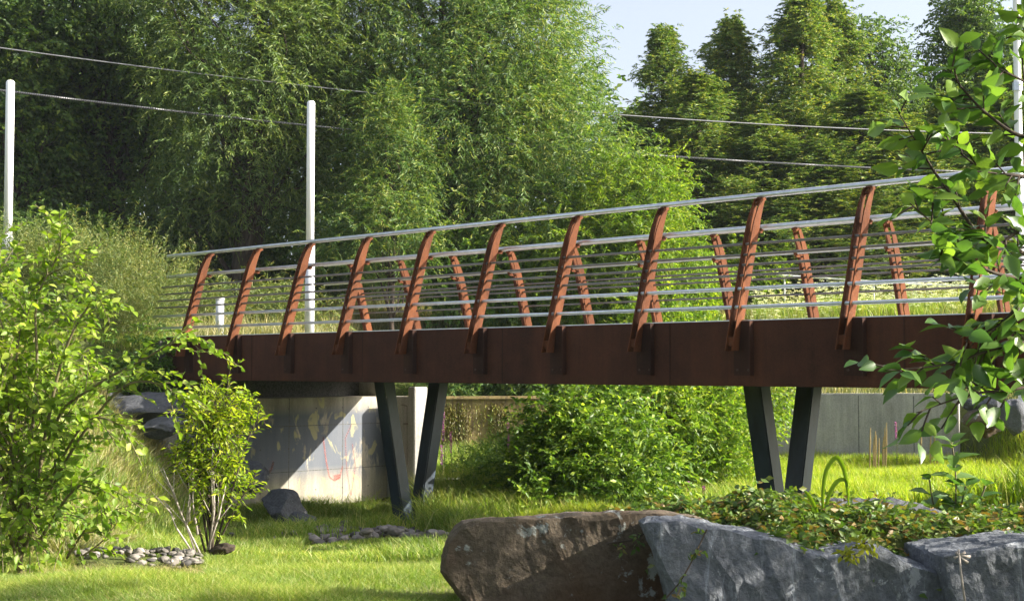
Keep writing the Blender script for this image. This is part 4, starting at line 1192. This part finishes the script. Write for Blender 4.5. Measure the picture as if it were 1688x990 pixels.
def stick(a, b, r, nb=3):
    a, b = Vector(a), Vector(b); mid = a.lerp(b, .5) + Vector((rnd.uniform(-.03,.03), 0, 0)); dm.tube([a, mid, b], [r, r*.75, r*.3], 6)
    for _ in range(nb):
        t = rnd.uniform(.35,.85); s_ = a.lerp(b, t); d = (b-a).normalized(); e = s_ + (d + Vector((rnd.uniform(-.7,.7), rnd.uniform(-.3,.3), .15))).normalized() * rnd.uniform(.12,.3)
        dm.tube([s_, e], [r*.5, r*.15], 5)
b1 = on(325, 915, 12.8)
for (x0_, y0_, x1_, y1_) in ((322,910,300,850),(330,912,270,775),(318,910,275,830),(345,905,352,770),(342,905,372,800),(300,850,268,770),(326,880,318,780),(352,850,350,745),(312,860,312,800)):
    stick(at(x0_,y0_,12.8)-b1, at(x1_,y1_,12.8)-b1, .011, 3)
o = dm.build('dead_branch', M['dead'], None, smooth=True); o.location = b1; tag(o, 'bare pale dead sticks standing in front of the yellow green sapling', 'branch')
o = boulder('driftwood_stump', 366, 905, 12.7, 40, 17, 71, M['bark'], 'small rotten wood stump at the foot of the sapling', .7, R(-12), 'stump')

# bushes below the middle of the bridge
bs = on(960, 830, 24.5)
tree('shrub', 'dense green bush with a dark left side in front of the mossy wall', 'shrub', bs,
     [L_(970,760,23.5,190,170,.9), L_(930,720,23.8,120,120,.7), L_(1000,700,24,160,120,.8), L_(900,800,23,130,90,.7), L_(1040,790,23,150,110,.7)],
     M['elm_shaded'], 95, nclump=270, tw=8, nl=9, L=.115, Wd=.058, TL=.36, cr=.18, nlimb=30, trunk_r=.05, stems=4, limb_r=.022, droop=.25)
bs = on(1130, 800, 26.5)
tree('shrub', 'tall sunlit yellow green bush rising behind the bridge, left of the right V legs', 'shrub', bs,
     [L_(1110,690,26.5,220,170,1.1), L_(1180,700,26.8,130,150,.9), L_(1060,650,27,150,120,.8), L_(1120,600,27,190,140,.8), L_(1090,540,27.5,120,90,.6), L_(1170,770,26,130,80,.8)],
     M['bright'], 96, nclump=430, tw=8, nl=10, L=.115, Wd=.05, TL=.36, cr=.2, nlimb=40, trunk_r=.05, stems=4, limb_r=.022, droop=.2)
bs = on(1245, 720, 30)
tree('shrub', 'small yellow shrub between the right V legs and the tall sunlit bush', 'shrub', bs,
     [L_(1215,700,29.5,110,130,.6), L_(1275,655,30,60,40,.4)], M['bright'], 97, nclump=90, tw=8, nl=9, L=.11, Wd=.05, TL=.32, cr=.16, nlimb=12, trunk_r=.03, stems=3, limb_r=.015)
bs = on(800, 800, 25.5)
tree('shrub', 'loose dark weedy bush right of the low concrete block', 'shrub', bs,
     [L_(810,805,24.5,110,70,.5), L_(775,815,24.2,70,50,.4), L_(865,795,24,90,80,.5)], M['weed'], 98, nclump=90, tw=8, nl=10, L=.09, Wd=.028, TL=.2, cr=.10, nlimb=20, trunk_r=.03, stems=4, limb_r=.014, upb=.7)
bs = on(830, 740, 28)
tree('plant', 'tall green weeds with pinkish tops against the mossy wall', 'plant', bs,
     [L_(825,765,28,70,70,.4), L_(880,750,28.3,70,80,.4), L_(780,785,27.5,70,40,.4)], M['weed'], 99, nclump=110, tw=6, nl=12, L=.12, Wd=.022, TL=.34, cr=.12, nlimb=20, trunk_r=.02, stems=4, limb_r=.01, upb=1.2, droop=.05)
bs = on(745, 650, 34.5)
tree('shrub', 'small feathery bush on the weir crest beside the wing wall post', 'shrub', bs,
     [L_(745,638,34.3,66,36,.3), L_(700,636,34.3,50,34,.3)], M['willow'], 100, nclump=60, tw=8, nl=12, L=.12, Wd=.025, TL=.4, cr=.18, nlimb=10, trunk_r=.03, limb_r=.014)
bs = on(880, 640, 34.8)
tree('shrub', 'dark shrub mass on the crest of the weir behind the bridge', 'shrub', bs,
     [L_(860,630,34.75,220,40,.3), L_(980,628,34.75,200,40,.3), L_(790,632,34.75,130,36,.3)], M['oak'], 101, nclump=200, tw=8, nl=11, L=.14, Wd=.06, TL=.4, cr=.22, nlimb=14, trunk_r=.04, limb_r=.02)

# loosestrife spikes
rnd = random.Random(9)
def spike_plant(px, py, Y, h, label, seed):
    rg = np.random.default_rng(seed); b_ = on(px, py, Y); root = empty('loosestrife', b_, label, 'flower', 'purple loosestrife spikes')
    m = MB(); m.tube([(0,0,-.05),(.02,0,h*.5),(.01,0,h)], [.008,.006,.002], 5); m.build('stem', M['twig'], root)
    n = 26; z = h*(.25+.35*rg.random(n)); a = rg.uniform(0,6.28,n)
    f_ = Fol(); f_.add(*leaf_geo(np.stack([0*z,0*z,z],-1), np.stack([np.cos(a),np.sin(a),.5+0*a],-1), np.tile([0,0,1.],(n,1)), .09, .02, rg=rg)); f_.build('leaves', M['weed'], root)
    n = 110; z = h*(.62+.38*rg.random(n)); a = rg.uniform(0,6.28,n)
    f_ = Fol(); f_.add(*leaf_geo(np.stack([0*z,0*z,z],-1), np.stack([np.cos(a),np.sin(a),.3+0*a],-1), rdirs(rg,n), .034, .022, rg=rg)); f_.build('flower_spike', M['purple'], root)
for i, (px, Y, h, lb) in enumerate([(731,27.0,1.55,'tallest purple flower spike just right of the left V legs'),(743,27.4,1.1,'shorter purple flower spike right of the tallest one'),(728,26.6,.95,'low purple flower spike nearest the left V legs'),(838,26.8,1.45,'purple flower spike among the weeds before the mossy wall'),(1135,24.5,.45,'small purple spike below the sunlit bush'),(1160,24.0,.4,'small purple spike at the edge of the grass field, left of the right V legs'),(1478,31.0,1.15,'thistle like purple spike before the grey retaining wall')]):
    spike_plant(px, 800, Y, h, lb, 300+i)

# queen anne's lace meadow
rg = np.random.default_rng(55); nF = 1500
X, Y = wedge(rg, nF, 1240, 1690, 37.5, 41.0); Z = g(X, Y)
hh = rg.uniform(.35, .95, nF); f_ = Fol(); nP = 16
C = np.stack([X + rg.normal(size=nF)*.05, Y, Z + hh], -1); k = np.repeat(np.arange(nF), nP)
a = rg.uniform(0, 6.28, len(k)); rr = .036*np.sqrt(rg.random(len(k)))
P = C[k] + np.stack([rr*np.cos(a), rr*np.sin(a), .02*rg.random(len(k))], -1)
f_.add(*leaf_geo(P, np.stack([np.cos(a), np.sin(a), .4+0*a], -1), np.tile([0,0,1.], (len(k),1)) + rg.normal(size=(len(k),3))*.5, .03, .028, rg=rg))
o = f_.build('white_flowers', M['petal']); tag(o, 'drift of white umbel flowers on the upper bank behind the right half of the railing', 'flowers', kind='stuff')
f_ = Fol(); f_.add(*blades(rg, X, Y, hh, .008, .03)); f_.add(*blades(rg, np.repeat(X, 12)+rg.normal(size=nF*12)*.1, np.repeat(Y, 12)+rg.normal(size=nF*12)*.1, rg.uniform(.2,.6,nF*12), .018, .25))
o = f_.build('flower_stalks', M['grass']); tag(o, 'green stalks and leaves under the white umbel flowers', 'plants', kind='stuff')

# creeper over the rocks
rg = np.random.default_rng(66); nC = 6500
px = rg.uniform(1010, 1760, nC); Yc = rg.uniform(8.05, 10.3, nC)
X = (px-844)/F*Yc
topz = np.interp(px, [1010,1080,1180,1280,1380,1450,1560,1700], [-.95,-.91,-.84,-.80,-.95,-.99,-.97,-.92])
Z = topz - rg.random(nC)**1.5*0.18 - np.clip(8.9-Yc, 0, 1)*.22 - np.clip(Yc-9.4, 0, 1)*.18 + .04*np.sin(px*.05+Yc*3)
Z = np.maximum(Z + .05*vnoise(X, Yc, 5.0, 72), g(X, Yc) + .01 + .05*rg.random(nC))
ok_ = ~((px < 1110) & (Yc < 8.75)) & (vnoise(X, Yc, 4.5, 71) + rg.normal(size=nC)*.25 > -0.28); X, Yc, Z = X[ok_], Yc[ok_], Z[ok_]; nC = len(X)
S_ = np.stack([X, Yc, Z], -1); D_ = unit(rdirs(rg, nC)*np.array([1,1,.3]) + np.array([0,-.5,0]))
f_ = Fol(); (V, Fc, A), P = twigs(rg, S_, D_, .16*rg.uniform(.6,1.3,nC), 6, .06, .034, .25, .9, False, flat=1, jit=.35)
f_.add(V, Fc, A); o = f_.build('creeper_cover', M['creeper']); tag(o, 'mat of green and reddish creeper trailing over the foreground rocks', 'creeper', kind='stuff')
def creeper_strand(pts, label, seed, mat, nleaf=14, L=.06):
    rg = np.random.default_rng(seed); P = A_(*pts); root = empty('creeper_strand', P[0], label, 'creeper'); m = MB(); m.tube([p-P[0] for p in P], .0045, 5); m.build('stem', M['bark'], root)
    SS, DD = [], []
    for i in range(nleaf):
        u = (i+.5)/nleaf*(len(P)-1); k_ = min(int(u), len(P)-2); SS.append(P[k_].lerp(P[k_+1], u-k_)); DD.append(unit(rg.normal(size=3)*[1,.3,.8]+np.array([0,-.5,0])))
    f_ = Fol(); (V, Fc, A), _ = twigs(rg, np.array(SS), np.array(DD), np.full(nleaf,.06), 5, L, L*.5, .3, 1.0, True, jit=.2); f_.add(V, Fc, A); f_.build('leaves', mat, root, P[0], True)
creeper_strand([(1165,872,7.75),(1150,905,7.7),(1135,935,7.68),(1120,960,7.66),(1098,985,7.65)], 'thin creeper runner hanging down the left face of the jagged blue grey rock', 401, M['creeper'], 8, .045)
creeper_strand([(1440,890,7.85),(1420,896,7.75),(1400,905,7.68),(1388,918,7.64)], 'bright yellow tuft of creeper hanging over the top of the jagged blue grey rock', 402, M['creeper_yellow'], 16, .05)
creeper_strand([(1080,868,8.4),(1060,880,8.35),(1040,890,8.33),(1000,895,8.32)], 'small creeper sprig lying on the right end of the brown slab', 403, M['creeper'], 7, .04)

# foreground herbs
def ribbon(pts, wd, m):
    P = [Vector(p) for p in pts]; n = len(P); V = []
    for i, p in enumerate(P):
        t = (P[min(i+1,n-1)]-P[max(i-1,0)]).normalized(); s = t.cross(Vector((0.2,1,0.1))).normalized(); w_ = wd*math.sin(math.pi*min(.97,(i+.6)/n))**.6
        V += [p-s*w_/2, p+Vector((0,.006,0)), p+s*w_/2]
    m.add(V, [(i*3+j, i*3+j+1, i*3+j+4, i*3+j+3) for i in range(n-1) for j in (0,1)])
def smoothp(P, k=5):
    out = []
    for i in range(len(P)-1):
        p0,p1,p2,p3 = P[max(i-1,0)],P[i],P[i+1],P[min(i+2,len(P)-1)]
        for j in range(k):
            t=j/k; out.append(0.5*((2*p1)+(p2-p0)*t+(2*p0-5*p1+4*p2-p3)*t*t+(3*p1-p0-3*p2+p3)*t**3))
    return out+[P[-1]]
b_ = at(1358, 870, 8.9); root = empty('reed_plant', b_, 'arching reed with long folded blades standing on the creeper right of the right V legs', 'plant')
for pl in ([(1358,870),(1356,820),(1362,775),(1378,754),(1390,770),(1396,800),(1399,832)],[(1356,865),(1365,820),(1378,795),(1392,790),(1397,802)],[(1352,868),(1345,840),(1334,818),(1326,808)]):
    m = MB(); ribbon([p-b_ for p in smoothp(A_(*[(x,y,8.9) for x,y in pl]))], .028, m); m.build('leaf_blade', M['field'], root, smooth=True)
def bigleaf_plant(px, py, Y, label, spec, seed, sz):
    rg = np.random.default_rng(seed); b_ = at(px, py, Y); root = empty('milkweed_plant', b_, label, 'plant'); m = MB(); f_ = Fol()
    for (stem, n) in spec:
        P = smoothp(A_(*[(x,y,Y) for x,y in stem])); m.tube([p-b_ for p in P], .006, 6)
        k = len(P)
        SS = []; DD = []
        for i in range(n):
            u = .15+.85*i/(n-1); p = P[min(int(u*(k-1)),k-1)]
            for sgn in (-1,1):
                a = (0.35 if i%2 else 1.2)+rg.normal()*.25
                SS.append(p); DD.append((sgn*math.cos(a), sgn*math.sin(a)*.8, .35+rg.normal()*.2))
        SS=np.array(SS); DD=np.array(DD); s = sz*np.interp(np.arange(len(SS)), [0,len(SS)*.5,len(SS)], [1,1,.6])
        f_.add(*leaf_geo(SS, DD, np.tile([0,-.3,1.],(len(SS),1))+rg.normal(size=(len(SS),3))*.3, s, s*.5, True, .18, .22, rg))
    f_.build('leaves', M['near'], root, b_, True); m.build('stem', M['twig'], root, smooth=True)
bigleaf_plant(1580, 860, 10.2, 'tall broad leaved milkweed standing in front of the grass field at the right', [([(1572,870),(1576,800),(1572,750),(1568,728)],10),([(1590,868),(1610,835),(1625,800)],5),([(1560,868),(1540,835),(1532,790)],5),([(1580,868),(1585,830),(1592,800)],4)], 501, .20)
# dry stalk
b_ = at(1590, 990, 7.3); m = MB(); m.tube([p-b_ for p in A_((1592,1000,7.3),(1585,950,7.3),(1580,905,7.3))], .006, 6)
for dx, dy in ((10,-6),(18,2),(-8,4),(14,12),(-5,-6)): m.tube([p-b_ for p in A_((1581,915,7.3),(1581+dx,915+dy,7.3))], [.003,.009], 6)
o = m.build('dry_stalk', M['dead'], None, smooth=True); o.location = b_; tag(o, 'dry pale stalk with a withered brown head before the smooth corner rock', 'plant')
# dock seed heads in the field
for i,(px,n,lb) in enumerate(((1440,9,'clump of tan seed spikes at the foot of the retaining wall near its middle'),(1530,5,'smaller clump of reddish seed spikes nearer the right end of the retaining wall'))):
    Y0 = 31.0; b_ = Vector(((px-844)/F*Y0, Y0, gz((px-844)/F*Y0, Y0))); m = MB(); rn = random.Random(i)
    for k_ in range(n):
        x = rn.uniform(-.28,.28); h=rn.uniform(.7,1.15); m.tube([(x,0,0),(x+.02,0,h*.7),(x+.03,0,h)], [.012,.02,.008], 5)
    o = m.build('seed_spikes', M['seed'], None); o.location = b_; tag(o, lb, 'plant')

# near tree at the right edge: hanging branches and a crown beyond the frame
b0 = Vector((4.1, 6.2, gz(4.1, 6.2)))
Yn = 5.3
root = arched('near_tree', 'broad leaved tree at the right edge hanging large fresh leaves over the bridge', 'tree', b0, [
    A_((1900,420,6.0),(1760,330,5.5),(1640,400,Yn),(1560,310,Yn),(1520,250,Yn),(1478,180,5.2)),
    A_((1900,330,6.0),(1760,200,5.6),(1690,225,Yn),(1630,190,Yn),(1590,150,Yn),(1560,110,Yn)),
    A_((1900,480,6.0),(1740,440,5.6),(1650,400,Yn),(1560,380,Yn),(1500,335,5.2)),
    A_((1900,520,6.0),(1740,470,5.6),(1640,450,Yn),(1580,420,Yn),(1545,430,5.2)),
    A_((1900,600,6.0),(1760,560,5.5),(1660,570,Yn),(1560,600,Yn),(1460,610,5.2)),
    A_((1900,650,6.0),(1760,620,5.5),(1680,640,Yn),(1600,650,Yn),(1510,680,5.2)),
    A_((1900,120,6.0),(1780,80,5.7),(1710,50,5.4),(1690,22,Yn)),
    A_((1900,380,6.0),(1760,300,5.6),(1680,290,Yn),(1620,280,Yn),(1560,230,Yn)),
    A_((1900,560,6.0),(1760,500,5.6),(1690,500,Yn),(1640,540,Yn),(1590,560,Yn)),
    A_((1900,240,6.0),(1780,180,5.7),(1700,140,5.4),(1640,110,Yn))],
    M['near'], 601, L=.100, Wd=.056, side_n=17, TL=.16, nl=4, rich=True, rstem=.011, droop=.2, jitter=.85, curl=.25, bark=M['bark'])
rg = np.random.default_rng(602)
lob = [(4.3,6.3,1.3,1.3,1.0,1.1),(5.4,6.8,.6,1.4,1.1,1.3),(4.6,7.2,2.6,1.5,1.1,1.0),(3.9,6.4,-.2,.9,.7,.7),(6.2,6.6,1.9,1.4,1.1,1.3)]
C, O = lobe_points(rg, lob, 230, .3); k = np.repeat(np.arange(230), 5)
(V, Fc, A), _ = twigs(rg, C[k]+rg.normal(size=(len(k),3))*.2, unit(O[k]+rg.normal(size=(len(k),3))*.7), np.full(len(k), .3), 7, .12, .065, .3)
f_ = Fol(); f_.add(V, Fc, A); f_.build('crown', M['near'], root, b0)
limbs_mb(rg, [(0,0,-.3),(.1,.1,.8),(.25,.2,1.8),(.4,.3,3.2)], [.14,.12,.10,.04], list(C[::9]-np.array(b0)), r0=.04).build('trunk', M['bark'], root, smooth=True)

# ------------------------------------------------------------------ air
m = MB(); m.box(-430, 430, -210, 720, -8, 17)
hz = bpy.data.materials.new('haze_air'); hz.use_nodes = True; n = hz.node_tree; n.nodes.clear()
ho = n.nodes.new("ShaderNodeOutputMaterial"); pv = n.nodes.new("ShaderNodeVolumePrincipled")
pv.inputs['Density'].default_value = 0.0002; pv.inputs['Color'].default_value = (0.80, 0.90, 1.0, 1)
n.links.new(pv.outputs[0], ho.inputs['Volume'])
o = m.build('haze', hz); tag(o, 'thin morning haze in the air between the bridge and the trees', 'haze', kind='stuff')

# moss and trailing vines on the weir face
rg = np.random.default_rng(909); n_ = 2600
u = rg.random(n_); X = -3.4 + 9.0 * u; Yf = 33.2 + (X + 3.6) / 9.35 * 1.05
top = -0.78 - 0.9 * rg.random(n_) ** 1.3; keep = vnoise(X * 3.0, top, 1.3, 90) + rg.normal(size=n_) * .25 > -.15
X, Yf, top = X[keep], Yf[keep], top[keep]; n_ = len(X)
S_ = np.stack([X, Yf - 0.03 - .04 * rg.random(n_), top], -1); D_ = unit(np.stack([rg.normal(size=n_) * .06, -0.03 + 0 * X, -1 + 0 * X], -1))
f_ = Fol(); (V, Fc, A), _ = twigs(rg, S_, D_, rg.uniform(.25, .8, n_), 14, .07, .022, .0, .35, jit=.2); f_.add(V, Fc, A)
o = f_.build('moss', M['moss'], moss_root, tuple(moss_root.location)); o['kind'] = 'stuff'
